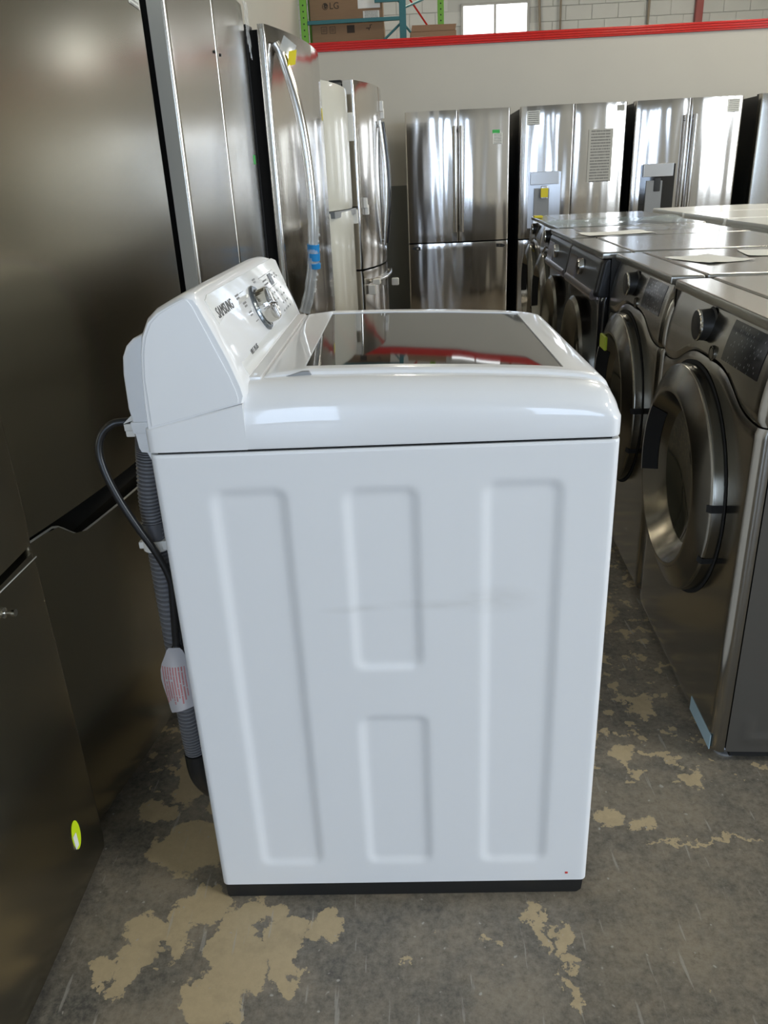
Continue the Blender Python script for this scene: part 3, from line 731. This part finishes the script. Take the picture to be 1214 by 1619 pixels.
def tagmesh():
    b = bmesh.new(); rows = []
    # outline rows from the top down: (z, x left, x right)
    R = [(0.551, -0.412, -0.393), (0.546, -0.416, -0.389), (0.535, -0.421, -0.3855), (0.520, -0.4285, -0.3835), (0.508, -0.432, -0.3825), (0.49, -0.4335, -0.382), (0.472, -0.432, -0.382), (0.455, -0.4295, -0.382), (0.440, -0.427, -0.3825), (0.434, -0.4255, -0.383)]
    for (z, a, c) in R:
        row = []
        for i in range(9):
            t_ = i/8; x = a+(c-a)*t_; yb = 1.086-0.010*math.sin(PI*t_)*min(1, (0.552-z)/0.05)
            zz = z-(0.014*(1-t_)**2 if z < 0.445 else 0)
            row.append(b.verts.new((x, yb, zz)))
        rows.append(row)
    for i in range(len(rows)-1):
        for k in range(8): b.faces.new((rows[i][k], rows[i+1][k], rows[i+1][k+1], rows[i][k+1]))
    g = bmesh.ops.solidify(b, geom=b.faces[:], thickness=0.0005); bmesh.ops.recalc_face_normals(b, faces=b.faces)
    sharp(b, 50); return b
def tag_material():
    m = mat('tag_red_print', (0.76, 0.74, 0.77), 0.5)
    tcn = N(m, 'ShaderNodeTexCoord'); sp = N(m, 'ShaderNodeSeparateXYZ'); LK(m, tcn.outputs['Generated'], sp.inputs[0])
    u, v = sp.outputs[0], sp.outputs[2]
    s = mth(m, 'MULTIPLY', mth(m, 'SUBTRACT', u, 0.10), 11.0)
    line = mth(m, 'LESS_THAN', mth(m, 'FRACT', s), 0.5)
    cb = N(m, 'ShaderNodeCombineXYZ'); LK(m, mth(m, 'MULTIPLY', v, 26.0), cb.inputs[0]); LK(m, mth(m, 'FLOOR', s), cb.inputs[1])
    n = mth(m, 'GREATER_THAN', noise(m, cb.outputs[0], 1.5, 2), 0.40)
    lo_ = mth(m, 'GREATER_THAN', v, mth(m, 'ADD', 0.16, mth(m, 'MULTIPLY', mth(m, 'FRACT', mth(m, 'MULTIPLY', mth(m, 'FLOOR', s), 0.37)), 0.14)))
    g = mth(m, 'MULTIPLY', mth(m, 'MULTIPLY', line, n), mth(m, 'MULTIPLY', lo_, mth(m, 'LESS_THAN', v, 0.74)))
    g = mth(m, 'MULTIPLY', g, mth(m, 'MULTIPLY', mth(m, 'GREATER_THAN', u, 0.10), mth(m, 'LESS_THAN', u, 0.86)))
    LK(m, mixc(m, mth(m, 'MULTIPLY', g, 0.75), (0.76, 0.74, 0.77), (0.72, 0.16, 0.16)), bsdf(m).inputs['Base Color']); return m
wt = wob('warning_tag', tagmesh(), tag_material(), cord, 'white paper tag printed in red')
wob('red_dot', box(0.262, 0.267, YN-0.0008, YN+0.001, 0.050, 0.054), M['red_mark'], label='tiny red mark')

# ------------------------------------------------------------------ refrigerators
def door_bm(x0, x1, z0, z1, w, bulge, th=0.065, r=0.012, nz=24, zhi=None, zlo=None):
    def yf(x, z):
        y = -bulge*(1-(2*x/w)**2)
        e = min(x-x0, x1-x)
        if e < r: y += r-math.sqrt(max(0, r*r-(r-e)**2))
        return y
    return grid_shell(edge_xs(x0, x1, 22, r, 5), zlo or (lambda x: z0), zhi or (lambda x: z1), nz, yf, th, top_round=0.003)
def bar_handle(P0, P1, out, r, mat_, parent, bow=0.0, flat=1.0):
    """handle between two standoffs; P in local (x,y,z)"""
    a, b = Vector(P0), Vector(P1); pts = []
    d = Vector((0, -out, 0))
    for i in range(17):
        t_ = i/16; p = a.lerp(b, t_)+d+Vector((0, -bow*math.sin(PI*t_), 0)); pts.append(p)
    bm = tube(pts, r, 10, flat=flat)
    for q in (0.04, 0.96):
        p = a.lerp(b, q); tube([p, p+d*1.0+Vector((0, -bow*math.sin(PI*q), 0))], r*0.8, 8, bm=bm)
    return obj('handle', bm, mat_, parent)
def yface(x, w, bulge): return -bulge*(1-(2*x/w)**2)
def sticker(parent, name, x, z, w_, h_, fw_, bulge, m, out=0.0005, label=None, turn=0):
    y = yface(x, fw_, bulge)-out
    sl = math.atan2(yface(x+0.01, fw_, bulge)-yface(x-0.01, fw_, bulge), 0.02)
    b = box(-w_/2, w_/2, -0.0006, 0.0004, -h_/2, h_/2)
    bmesh.ops.transform(b, matrix=Matrix.Translation((x, y, z)) @ Matrix.Rotation(sl, 4, 'Z') @ Matrix.Rotation(turn, 4, 'Y'), verts=b.verts)
    return obj(name, b, m, parent, label)
def fridge(label, loc, rz, w, h, split, kind, mt, side=None, bulge=0.03, depth_=0.74, base=0.05, group=None, gap=0.012, mid=0.0, th=0.065):
    side = side or M['fridge_side']
    t = thing('refrigerator', label, 'refrigerator', loc, rz, group)
    obj('cabinet', box(-w/2+0.004, w/2-0.004, 0.074, depth_, base*0.6, h-0.012, 0.004), side, t)
    obj('door_gasket', box(-w/2+0.012, w/2-0.012, th-0.006, 0.078, base+0.01, h-0.02), M['void'], t)
    obj('toe_grille', box(-w/2+0.01, w/2-0.01, 0.05, 0.10, 0.0, base-0.004, 0.002), M['black'], t)
    for s in (-1, 1):
        obj('hinge_cover', box(s*(w/2-0.05)-0.035, s*(w/2-0.05)+0.035, 0.075, 0.15, h-0.013, h+0.002, 0.004), M['fridge_side'], t)
    P = {'root': t}
    if kind == 'french':
        P['left'] = obj('door', door_bm(-w/2, mid-0.002, split+gap, h-0.004, w, bulge, th), mt, t)
        P['right'] = obj('door', door_bm(mid+0.002, w/2, split+gap, h-0.004, w, bulge, th), mt, t)
    else:
        P['left'] = P['right'] = obj('door', door_bm(-w/2, w/2, split+gap, h-0.004, w, bulge, th, r=0.010), mt, t)
    if kind != 'pocket':
        P['low'] = obj('freezer_drawer', door_bm(-w/2, w/2, base, split, w, bulge, th), mt, t)
    return P

R90 = PI/2
def row_pos(near, far):
    """origin (middle of front face) and turn for a fridge in the left row, facing +X"""
    n, f = Vector(near), Vector(far); c = (n+f)/2; a = math.atan2(f.y-n.y, f.x-n.x)
    return (c.x, c.y, 0), a, (f-n).length
# local -x end of these is the end nearest the camera
# F1: flat dark fridge at the left edge, closest to the camera
loc, a, w_ = row_pos((-0.668, 0.285), (-0.650, 1.188))
p = fridge('dark stainless refrigerator nearest the camera at the left edge, neon sticker low on its drawer', loc, a, w_, 1.78, 0.690, 'single', M['steel_dark'], bulge=0.010, base=0.02, gap=0.014)
d = p['low']
ov = lathe([(0.0, 0.0), (0.02, 0.0)], (0, 0, 0), 'y', 24)
bmesh.ops.transform(ov, matrix=Matrix.Translation((0.345, yface(0.345, w_, 0.010)-0.001, 0.150)) @ Matrix.Diagonal((0.8, 1, 1.6, 1)), verts=ov.verts)
stk = obj('sticker', ov, M['neon'], d, 'neon yellow oval sticker')
sticker(stk, 'sticker_mark', 0.338, 0.142, 0.012, 0.030, w_, 0.010, M['paper'], 0.0016)
sx = 0.305
st = lathe([(0.0, -0.022), (0.006, -0.022), (0.006, -0.016), (0.003, -0.014), (0.003, -0.006), (0.009, -0.004), (0.009, 0.002)], (sx, yface(sx, w_, 0.01), 0.672-0.02), 'y', 12)
obj('handle_stud', st, M['chrome'], d)
sticker(d, 'edge_strip', 0.0, 0.6885, 0.86, 0.002, w_, 0.010, M['steel_edge'])
# F2: large smooth panel fridge with a scooped pocket in the freezer drawer
loc, a, w_ = row_pos((-0.672, 1.205), (-0.592, 2.105)); F2B = 0.030
p = fridge('dark stainless refrigerator with smooth tall door and scooped drawer pocket, behind the washer', loc, a, w_, 1.79, 0.690, 'pocket', M['steel_dark'], bulge=F2B, base=0.05, gap=0.010)
def scoop(x):
    u = x+w_/2
    s = min(1, max(0, (u-0.075)/0.085)); s = s*s*(3-2*s)
    e = min(1, max(0, (w_-u-0.075)/0.085)); e = e*e*(3-2*e)
    return 0.690-0.048*min(s, e)
d = obj('freezer_drawer', door_bm(-w_/2, w_/2, 0.05, 0.69, w_, F2B, zhi=scoop), M['steel_dark'], p['root'])
obj('pocket', box(-w_/2+0.01, w_/2-0.01, 0.012, 0.06, 0.58, 0.703), M['void'], p['root'])
lip = [(x, yface(x, w_, F2B)+0.006, scoop(x)+0.0008) for x in lin(-w_/2+0.004, w_/2-0.004, 60)]
obj('edge_strip', tube(lip, 0.0022, 6), M['steel_edge'], d)
sticker(p['left'], 'label', 0.39, 1.665, 0.085, 0.06, w_, F2B, M['label'])
# F3: french door fridge with a bright door edge
loc, a, w_ = row_pos((-0.604, 2.375), (-0.556, 3.285))
p = fridge('flat satin stainless french door refrigerator with green dot, third in the left row', loc, a, w_, 1.86, 0.72, 'french', M['steel_mid'], bulge=0.006, base=0.05, th=0.05)
for s, dr in ((-1, p['left']), (1, p['right'])):
    obj('handle_stud', lathe([(0, -0.004), (0.0045, -0.004), (0.0045, 0.001)], (s*0.035, yface(s*.035, w_, .006), 1.645-0.0), 'y', 10), M['black'], dr)
obj('edge_strip', box(-w_/2-0.0012, -w_/2+0.0006, 0.010, 0.050, 0.735, 1.853), M['steel_edge'], p['left'])
obj('edge_strip', box(-w_/2-0.0012, -w_/2+0.0006, 0.010, 0.050, 0.053, 0.717), M['steel_edge'], p['low'])
sticker(p['right'], 'sticker', 0.40, 1.345, 0.035, 0.032, w_, 0.006, M['green'], label='small green dot sticker')
fm = bmesh.new(); rows = []
for i in range(9):
    z = 1.86-i*0.022; rows.append([fm.verts.new((w_/2-0.05+0.012*j+0.006*math.sin(i*1.7+j), -0.012-0.006*abs(math.sin(i*1.3+j*2)), z+0.004*math.sin(j*2))) for j in range(6 if i < 6 else 6)])
for i in range(8):
    for j in range(max(0, i-4), 5): fm.faces.new((rows[i][j], rows[i+1][j], rows[i+1][j+1], rows[i][j+1]))
sharp(fm, 60); obj('torn_film', fm, M['film'], p['right'], 'torn clear film peeling from the door corner')
# F4: curved single door with long bowed handle
loc, a, w_ = row_pos((-0.492, 3.345), (-0.365, 4.12)); B4 = 0.035
p = fridge('shiny stainless refrigerator with long bowed handle wrapped in bubble film, fourth in the left row', loc, a, w_, 1.81, 0.62, 'single', M['steel'], bulge=B4, base=0.05, th=0.028)
hx = -w_/2+0.075
hpth = spline([(hx-0.01, yface(hx, w_, B4)-0.004, 1.75), (hx, yface(hx, w_, B4)-0.030, 1.69), (hx+0.0, -0.090, 1.50), (hx, -0.112, 1.25), (hx, -0.105, 1.02), (hx, -0.075, 0.84), (hx-0.0, -0.035, 0.72), (hx-0.01, yface(hx, w_, B4)-0.004, 0.66)], 8)
hd = obj('handle', tube(hpth, 0.019, 12, flat=0.7), M['handle'], p['left'])
obj('edge_strip', box(-w_/2-0.0012, -w_/2+0.0004, 0.010, 0.018, 0.64, 1.79), M['steel_edge'], p['left'])
sl = [q for q in hpth if 0.74 < q.z < 1.19]
wr_ = tube(sl, 0.02, 12, rf=lambda i: 0.0225+0.004*random.random())
for q in sl[::1]: 
    for k in range(3):
        c = q+Vector((random.uniform(-.004, .02), random.uniform(-.02, .0), random.uniform(-.01, .01)))
        tube([c, c+Vector((0.004, 0, 0.008))], 0.008, 6, bm=wr_)
obj('bubble_wrap', wr_, M['film'], hd, 'clear bubble wrap round the handle')
for z, z2 in ((1.02, 0.99), (0.985, 0.955), (0.945, 0.925)):
    s2 = [Vector((hx, -0.105+0.0, z)), Vector((hx+0.003, -0.102, z2))]
    obj('blue_tape', tube(s2, 0.026, 12), M['tape_bright_blue'], hd)
obj('yellow_tag', card(0.055, 0.05, (hx+0.015, -0.072, 1.70), (1, -0.3, 0.2), (0, -0.2, 1), 0.001), M['yellow'], p['left'], 'yellow paper tag')
obj('torn_film', card(0.10, 0.05, (hx+0.01, -0.060, 1.735), (1, -0.2, -0.25), (0, -0.5, 1), 0.001), M['film'], p['left'])
sticker(p['left'], 'yellow_label', w_/2-0.03, 1.55, 0.03, 0.05, w_, B4, M['yellow'])
# F5: white fridge
loc, a, w_ = row_pos((-0.392, 4.42), (-0.30, 5.02))
p = fridge('slim white refrigerator between two stainless ones in the left row', loc, a, w_, 1.735, 1.10, 'single', M['fridge_white'], side=M['fridge_side_grey'], bulge=0.035, base=0.05)
obj('handle_recess', box(-w_/2+0.02, w_/2-0.02, -0.026, 0.02, 1.075, 1.108), M['grey_plastic'], p['low'])
obj('foam_strip', box(w_/2-0.035, w_/2-0.015, -0.035, 0.0, 1.47, 1.62, 0.005), M['foam'], p['left'])
obj('foam_strip', box(w_/2-0.045, w_/2-0.02, -0.035, 0.0, 1.02, 1.10, 0.005), M['foam'], p['left'])
# F6: far stainless fridge at the end of the row
loc, a, w_ = row_pos((-0.262, 5.10), (-0.145, 5.98)); B6 = 0.075
p = fridge('brown-tinted stainless french door refrigerator with black handle at the far end of the left row', loc, a, w_, 1.80, 0.73, 'french', M['steel'], side=M['fridge_side_grey'], bulge=B6, base=0.05)
for s, dr in ((1, p['right']),):
    hx = s*0.06
    bar_handle((hx, yface(hx, w_, B6), 1.60), (hx, yface(hx, w_, B6), 0.86), 0.012, 0.011, M['black_gloss'], dr, 0.028)
hx = -0.06; bar_handle((hx, yface(hx, w_, B6), 1.60), (hx, yface(hx, w_, B6), 0.86), 0.012, 0.010, M['handle'], p['left'], 0.024)
bar_handle((-w_/2+0.08, yface(-w_/2+.08, w_, B6), 0.655), (w_/2-0.08, yface(w_/2-.08, w_, B6), 0.655), 0.03, 0.012, M['handle'], p['low'], 0.035)
for (x, y, z, sx_, sz_) in ((-w_/2+0.09, -0.075, 0.655, 0.05, 0.035), (-w_/2+0.05, -0.05, 0.61, 0.03, 0.06), (0.1, -0.13, 0.60, 0.03, 0.05)):
    obj('foam_pad', box(x-sx_/2, x+sx_/2, y-0.02, y+0.03, z-sz_/2, z+sz_/2, 0.008), M['foam'], p['low'])
for (x, z) in ((-w_/2+0.06, 1.13), (-w_/2+0.075, 1.09)): obj('foam_pad', box(x-0.015, x+0.015, yface(x, w_, B6)-0.02, yface(x, w_, B6)+0.005, z-0.03, z+0.03, 0.006), M['foam'], p['left'])
for (x, z) in ((0.05, 1.70), (0.09, 1.66)): obj('foam_pad', box(x-0.012, x+0.012, yface(x, w_, B6)-0.02, yface(x, w_, B6)+0.004, z-0.04, z+0.02, 0.004), M['foam'], p['right'])

# back row, facing the camera
GY = 7.47
B = 0.045
p = fridge('polished french door refrigerator with green label, left end of the back row', (0.497, GY, 0), 0, 0.905, 1.785, 0.705, 'french', M['steel_far'], side=M['fridge_side_grey'], bulge=B)
for s, dr in ((-1, p['left']), (1, p['right'])):
    x = s*0.028; bar_handle((x, yface(x, .905, B), 1.655), (x, yface(x, .905, B), 0.80), 0.035, 0.018, M['handle'], dr, 0.012)
for s in (-1, 1):
    x = s*0.37; obj('handle_socket', prism([(x-0.05, 0.672), (x-0.035, 0.655), (x+0.035, 0.650), (x+0.055, 0.668), (x+0.02, 0.682), (x-0.03, 0.684)], yface(x, .905, B)-0.004, 0.02, 'y'), M['black'], p['low'])
    obj('socket_bolt', lathe([(0, 0), (0.009, 0), (0.009, 0.02)], (x, yface(x, .905, B)-0.008, 0.668), 'y', 12), M['chrome'], p['low'])
sticker(p['right'], 'label', 0.345, 1.545, 0.085, 0.085, 0.905, B, M['label'], label='grey printed label')
sticker(p['right'], 'green_label', 0.33, 1.60, 0.065, 0.028, 0.905, B, M['green'], label='green label')
def dispenser(door, x0, x1, z0, z1, w_, B, dark):
    xm_ = (x0+x1)/2; y = yface(xm_, w_, B)
    d = obj('dispenser', grid_shell(lin(x0, x1, 8), lambda x: z0, lambda x: z1, 4, lambda x, z: yface(x, w_, B)-0.004, y+0.02), M['black_gloss'] if dark else M['silver_plastic'], door)
    obj('dispenser_panel', box(x0+0.015, x1-0.015, y-0.016, y+0.01, z1-0.10, z1+0.005, 0.004), M['silver_plastic'], d)
    obj('dispenser_well', box(x0+0.05, x1-0.05, y-0.008, y+0.01, z0, z1-0.13, 0.004), M['grey_plastic'], d)
    obj('dispenser_paddle', box(xm_-0.03, xm_+0.03, y-0.014, y+0.01, z1-0.22, z1-0.11, 0.008), M['silver_plastic'] if not dark else M['black'], d)
    return d
p = fridge('stainless refrigerator with silver dispenser and taped paper sheet, second in the back row', (1.490, GY, 0), 0, 0.905, 1.785, 0.70, 'french', M['steel_far'], bulge=B)
d = dispenser(p['left'], -0.375, -0.095, 0.80, 1.26, 0.905, B, False)
obj('yellow_tag', box(-0.268, -0.205, -0.062, -0.058, 1.055, 1.13), M['yellow'], d)
sticker(p['left'], 'label', -0.345, 1.69, 0.11, 0.11, 0.905, B, M['label'])
sticker(p['right'], 'paper_sheet', 0.235, 1.37, 0.215, 0.42, 0.905, B, M['sheet'], 0.002, 'grey printed sheet taped on the door')
sticker(p['right'], 'small_label', 0.395, 1.735, 0.07, 0.045, 0.905, B, M['sheet'])
p = fridge('stainless refrigerator with black dispenser and twin bar handles, third in the back row', (2.468, GY, 0), 0, 0.905, 1.785, 0.70, 'french', M['steel_far'], bulge=B)
d = dispenser(p['left'], -0.375, -0.085, 0.80, 1.28, 0.905, B, True)
for s, dr in ((-1, p['left']), (1, p['right'])):
    x = s*0.035; bar_handle((x, yface(x, .905, B), 1.655), (x, yface(x, .905, B), 0.80), 0.035, 0.016, M['handle'], dr, 0.012)
sticker(p['right'], 'label', 0.365, 1.71, 0.11, 0.10, 0.905, B, M['label'])
p = fridge('stainless refrigerator cut off by the right edge of the picture, back row', (3.50, GY-0.05, 0), 0, 0.905, 1.79, 0.70, 'french', M['steel_mid'], bulge=B)
p = fridge('stainless refrigerator outside the picture to the right, back row', (4.50, GY-0.05, 0), 0, 0.905, 1.79, 0.70, 'french', M['steel_mid'], bulge=B)

# ------------------------------------------------------------------ front-loading dryers and washers of the right row
def side_panel_bm(s, w, h, d0, d1):
    """pressed side sheet at local x = s*w/2"""
    b = bmesh.new(); ys = lin(d0, d1, 70); zs = lin(0.035, h-0.022, 90); rows = []
    for y in ys:
        row = []
        for z in zs:
            dd_ = 0
            sd = abs(sdf_rr(y, z, (d0+d1)/2+0.03, 0.55, 0.24, 0.34, 0.05))
            if sd < 0.008: dd_ = 0.007*(1-(sd/0.008)**2)
            for (a0, a1, c0, c1) in ((d0+0.035, d0+0.045, 0.065, 0.125), (d0+0.035, d0+0.115, 0.065, 0.075)):
                q = max(a0-y, y-a1, c0-z, z-c1)
                if q < 0.006: dd_ = min(dd_, -0.003*min(1, (0.006-q)/0.006))
            row.append(b.verts.new((s*(w/2-dd_), y, z)))
        rows.append(row)
    for i in range(len(ys)-1):
        for k in range(len(zs)-1): b.faces.new((rows[i][k], rows[i+1][k], rows[i+1][k+1], rows[i][k+1]))
    if s < 0: bmesh.ops.reverse_faces(b, faces=b.faces)
    sharp(b, 60); return b
def front_loader(label, loc, rz, body, ringm, sidem, topm, variant='A', w=0.686, h=0.985, d=0.76, group=None, full=True):
    t = thing('dryer', label, 'dryer', loc, rz, group)
    zc, R, xc = 0.552, 0.274, -0.042
    r = 0.022
    lean = 0.10
    def yf(x, z):
        y = 0.0
        e = w/2-abs(x)
        if e < r: y += r-math.sqrt(max(0, r*r-(r-e)**2))
        if z > 0.80 and variant == 'A': y += (z-0.80)**2*1.2
        return y
    def yfB(x, z):
        k = (h-0.03-z)/(h-0.03-0.83); y = yf(x, z)-0.024*k
        return y
    zs = (lambda x: 0.792+0.062*math.exp(-(x/0.20)**4)) if variant == 'A' else (lambda x: 0.83)
    xs = edge_xs(-w/2, w/2, 40, r, 5)
    obj('front_panel', grid_shell(xs, lambda x: 0.035, lambda x: zs(x)-0.003, 60, yf, 0.030, hole=(xc, zc, 0.225), top_round=0.004), body, t)
    cpn = obj('control_panel', grid_shell(xs, zs, lambda x: h-0.028, 14, yf if variant == 'A' else yfB, 0.030, top_round=0.006), body if variant == 'A' else M['console_dark'], t)
    obj('inner_frame', box(-w/2+0.006, w/2-0.006, 0.045, d-0.01, 0.02, h-0.02), M['void'], t)
    for s in (-1, 1): obj('side_panel', side_panel_bm(s, w-0.004, h, 0.0335, d), sidem, t)
    obj('back_panel', box(-w/2+0.006, w/2-0.006, d-0.01, d, 0.03, h-0.022), sidem, t)
    obj('top_front_trim', box(-w/2+0.004, w/2-0.004, 0.014 if variant == 'A' else 0.0, 0.105, h-0.026, h-0.002, 0.006), topm, t)
    obj('top_panel', box(-w/2, w/2, 0.108, d, h-0.024, h, 0.006), topm, t)
    for s in (-1, 1):
        obj('foot', lathe([(0, 0), (0.024, 0), (0.024, 0.006), (0.012, 0.010), (0.012, 0.035), (0, 0.035)], (s*(w/2-0.05), 0.05, 0), 'z', 14), M['silver_plastic'], t)
    if variant == 'A':
        ring = [(R, 0.001), (R, -0.022), (R-0.0015, -0.027), (R-0.005, -0.030), (R-0.03, -0.041), (0.222, -0.049), (0.214, -0.051), (0.209, -0.050), (0.205, -0.045), (0.190, -0.025), (0.172, -0.004), (0.155, 0.010)]
        dr = obj('door', lathe(ring, (xc, 0, zc), 'y', 72), ringm, t)
        obj('door_gap', lathe([(R+0.009, -0.0012), (R-0.004, -0.0012)], (xc, 0, zc), 'y', 60), M['void'], dr)
        obj('door_glass', lathe([(0.166, 0.000), (0.150, 0.008), (0.12, 0.020), (0.08, 0.028), (0.0, 0.034)], (xc, 0, zc), 'y', 56), M['porthole'], dr)
        gr = lathe([(0.2085, -0.0500), (0.205, -0.045), (0.190, -0.025), (0.182, -0.016)], (xc, -0.0025, zc), 'y', 20, a0=math.radians(139), a1=math.radians(194))
        obj('handle_recess', gr, M['void'], dr)
        obj('handle_rim', lathe([(0.216, -0.0505), (0.212, -0.0515), (0.209, -0.0505)], (xc, -0.002, zc), 'y', 20, a0=math.radians(139), a1=math.radians(194)), M['silver_plastic'], dr)
        for an in (6, -22):
            nb = lathe([(R+0.0008, -0.003), (R+0.0008, -0.027), (R-0.004, -0.0305), (R-0.010, -0.034)], (xc, 0, zc), 'y', 3, a0=math.radians(an-1.8), a1=math.radians(an+1.8))
            obj('hinge_notch', nb, M['void'], dr)
        kb = lathe([(0, -0.032), (0.030, -0.032), (0.034, -0.029), (0.036, 0.0), (0.040, 0.004)], (-0.055, 0.020, 0.916), 'y', 32)
        k_ = obj('knob', kb, M['black'], cpn)
        obj('knob_bezel', lathe([(0.0325, -0.0315), (0.0350, -0.0295), (0.0355, -0.026)], (-0.055, 0.0195, 0.916), 'y', 32), M['chrome'], cpn)
        dz = (0.868, 0.950)
        gp = grid_shell(lin(0.085, 0.285, 6), lambda x: dz[0], lambda x: dz[1], 4, lambda x, z: yf(x, z)-0.0012, 0.04)
        obj('display', gp, M['display'], cpn)
        obj('power_button', lathe([(0, -0.002), (0.012, -0.002), (0.012, 0.0), (0.016, 0.0), (0.016, -0.002), (0.0175, -0.002), (0.0175, 0.01)], (0.028, 0.004, 0.868), 'y', 20), M['graphite_ring'], cpn)
    else:
        ring = [(0.27, 0.001), (0.27, -0.035), (0.255, -0.045), (0.20, -0.02), (0.18, 0.008)]
        dr = obj('door', lathe(ring, (0, 0, 0.52), 'y', 48), M['graphite_ring'], t)
        obj('door_glass', lathe([(0.185, 0.004), (0.13, 0.02), (0, 0.035)], (0, 0, 0.52), 'y', 40), M['porthole'], dr)
        obj('knob', lathe([(0, -0.022), (0.026, -0.022), (0.030, -0.018), (0.031, 0.0)], (0.02, -0.010, 0.905), 'y', 28), M['chrome'], cpn)
        obj('drawer', grid_shell(lin(-0.30, -0.12, 6), lambda x: 0.845, lambda x: 0.93, 4, lambda x, z: yfB(x, z)-0.003, 0.03), M['rose_grey'], cpn)
        obj('console_lip', grid_shell(lin(-w/2+0.04, w/2-0.04, 8), lambda x: 0.815, lambda x: 0.850, 4, lambda x, z: -0.030, 0.0, top_round=0.006), M['rose_grey'], cpn)
    return t, cpn
def dpos(near, far):
    n, f = Vector(near), Vector(far); c = (n+f)/2
    return (c.x, c.y, 0), math.atan2(f.y-n.y, f.x-n.x)+PI      # faces -X
G = [((0.652, 1.405), (0.683, 2.09)), ((0.694, 2.155), (0.720, 2.84)), ((0.700, 2.885), (0.728, 3.57)), ((0.735, 3.60), (0.765, 4.285)), ((0.80, 4.32), (0.83, 5.005)), ((0.84, 5.05), (0.87, 5.73))]
loc, a = dpos(*G[0]); D1, c1 = front_loader('graphite dryer nearest the camera on the right, blue tape at its foot', loc, a, M['graphite'], M['graphite_ring'], M['graphite_side'], M['top_grey'])
obj('blue_tape', box(0.19, 0.335, -0.0012, 0.0006, 0.037, 0.075), M['tape_blue'], D1)
obj('blue_tape', box(0.3425, 0.3437, 0.012, 0.030, 0.82, 0.93), M['tape_blue'], D1)
loc, a = dpos(*G[1]); D2, c2 = front_loader('graphite dryer with yellow tape on its door, second from the camera on the right', loc, a, M['graphite'], M['graphite_ring'], M['graphite_side'], M['top_grey'])
obj('yellow_tape', box(-0.16, -0.08, -0.060, -0.050, 0.70, 0.745, 0.003), mat('lime_tape', (0.42, 0.50, 0.02), 0.5), D2)
loc, a = dpos(*G[2]); front_loader('black front loader with slanted slate console and chrome knob, third on the right', loc, a, M['black_gloss'], None, M['fridge_side'], M['top_grey'], 'B')
loc, a = dpos(*G[3]); front_loader('black front loader with chrome knob and papers on top, fourth on the right', loc, a, M['black_gloss'], None, M['fridge_side'], M['top_grey'], 'B')
loc, a = dpos(*G[4]); D5, _ = front_loader('dark front loader draped in bluish plastic film, fifth on the right', loc, a, M['graphite'], M['graphite_ring'], M['fridge_side_grey'], M['top_grey'])
loc, a = dpos(*G[5]); D6, _ = front_loader('grey front loader at the far end of the right row', loc, a, M['steel_mid'], M['graphite_ring'], M['fridge_side_grey'], M['top_grey'])
obj('yellow_tape', box(-0.06, 0.02, -0.004, 0.05, 0.986, 0.998, 0.002), M['yellow'], D6)
# second rank, back to back with the first, only their tops show
for i, (x, y, hh, mt, lab) in enumerate(((2.30, 2.30, 0.985, 'grey', 'grey front loader behind the second graphite dryer, only its top in view'),
                                         (2.32, 3.05, 0.985, 'grey', 'grey front loader backing the black ones, only its top in view'),
                                         (2.36, 3.80, 1.00, 'white', 'white front loader in the second rank, nearest of the white tops'),
                                         (2.40, 4.55, 1.00, 'white', 'white front loader in the second rank, middle of the white tops'),
                                         (2.44, 5.30, 1.00, 'white', 'white front loader in the second rank, farthest of the white tops'))):
    wm = M['white_top'] if mt == 'white' else M['graphite']; tm = M['white_top'] if mt == 'white' else M['top_grey']
    front_loader(lab, (x, y, 0), PI/2-0.04, wm, M['graphite_ring'], wm if mt == 'white' else M['graphite_side'], tm, h=hh)

# loose papers and films lying on the tops
def sheet(name, loc, w_, d_, rz, m, label, cat, curl=0.02, seed=0, group=None):
    rnd = random.Random(seed); b = bmesh.new(); n = 8; rows = []
    ph = rnd.random()*6
    for i in range(n+1):
        rows.append([b.verts.new((w_*(i/n-0.5), d_*(j/n-0.5), 0.0012+curl*max(0, math.sin(i*0.9+ph)*math.sin(j*0.7+ph*2)))) for j in range(n+1)])
    for i in range(n):
        for j in range(n): b.faces.new((rows[i][j], rows[i+1][j], rows[i+1][j+1], rows[i][j+1]))
    bmesh.ops.recalc_face_normals(b, faces=b.faces)
    if b.faces[0].normal.z < 0: bmesh.ops.reverse_faces(b, faces=b.faces)
    sharp(b, 70); o = obj(name, b, m); o.location = loc; o.rotation_euler = (0, 0, rz)
    return tag(o, label, cat, group)
Z = 0.986
sheet('paper_sheet', (0.93, 2.50, Z), 0.16, 0.22, 0.3, M['paper'], 'crumpled white paper near the front of the second dryer top', 'paper', 0.003, 1)
sheet('paper_sheet', (1.22, 2.60, Z), 0.28, 0.20, -0.2, M['paper'], 'white paper farther back on the second dryer top', 'paper', 0.004, 2)
sheet('paper_sheet', (1.08, 1.98, Z), 0.26, 0.12, 0.15, M['paper'], 'white paper lying on the nearest dryer top', 'paper', 0.004, 3)
sheet('paper_sheet', (0.96, 3.74, Z), 0.30, 0.2, 0.1, M['paper'], 'white paper on the fourth machine of the right row', 'paper', 0.004, 4)
sheet('plastic_film', (1.16, 4.63, Z), 0.74, 0.66, 0.04, M['film_blue'], 'bluish plastic film over the fifth machine of the right row', 'film', 0.02, 5)
sheet('plastic_film', (1.24, 4.02, Z), 0.40, 0.40, 0.04, M['film'], 'clear plastic film over the back of the fourth machine of the right row', 'film', 0.012, 6)
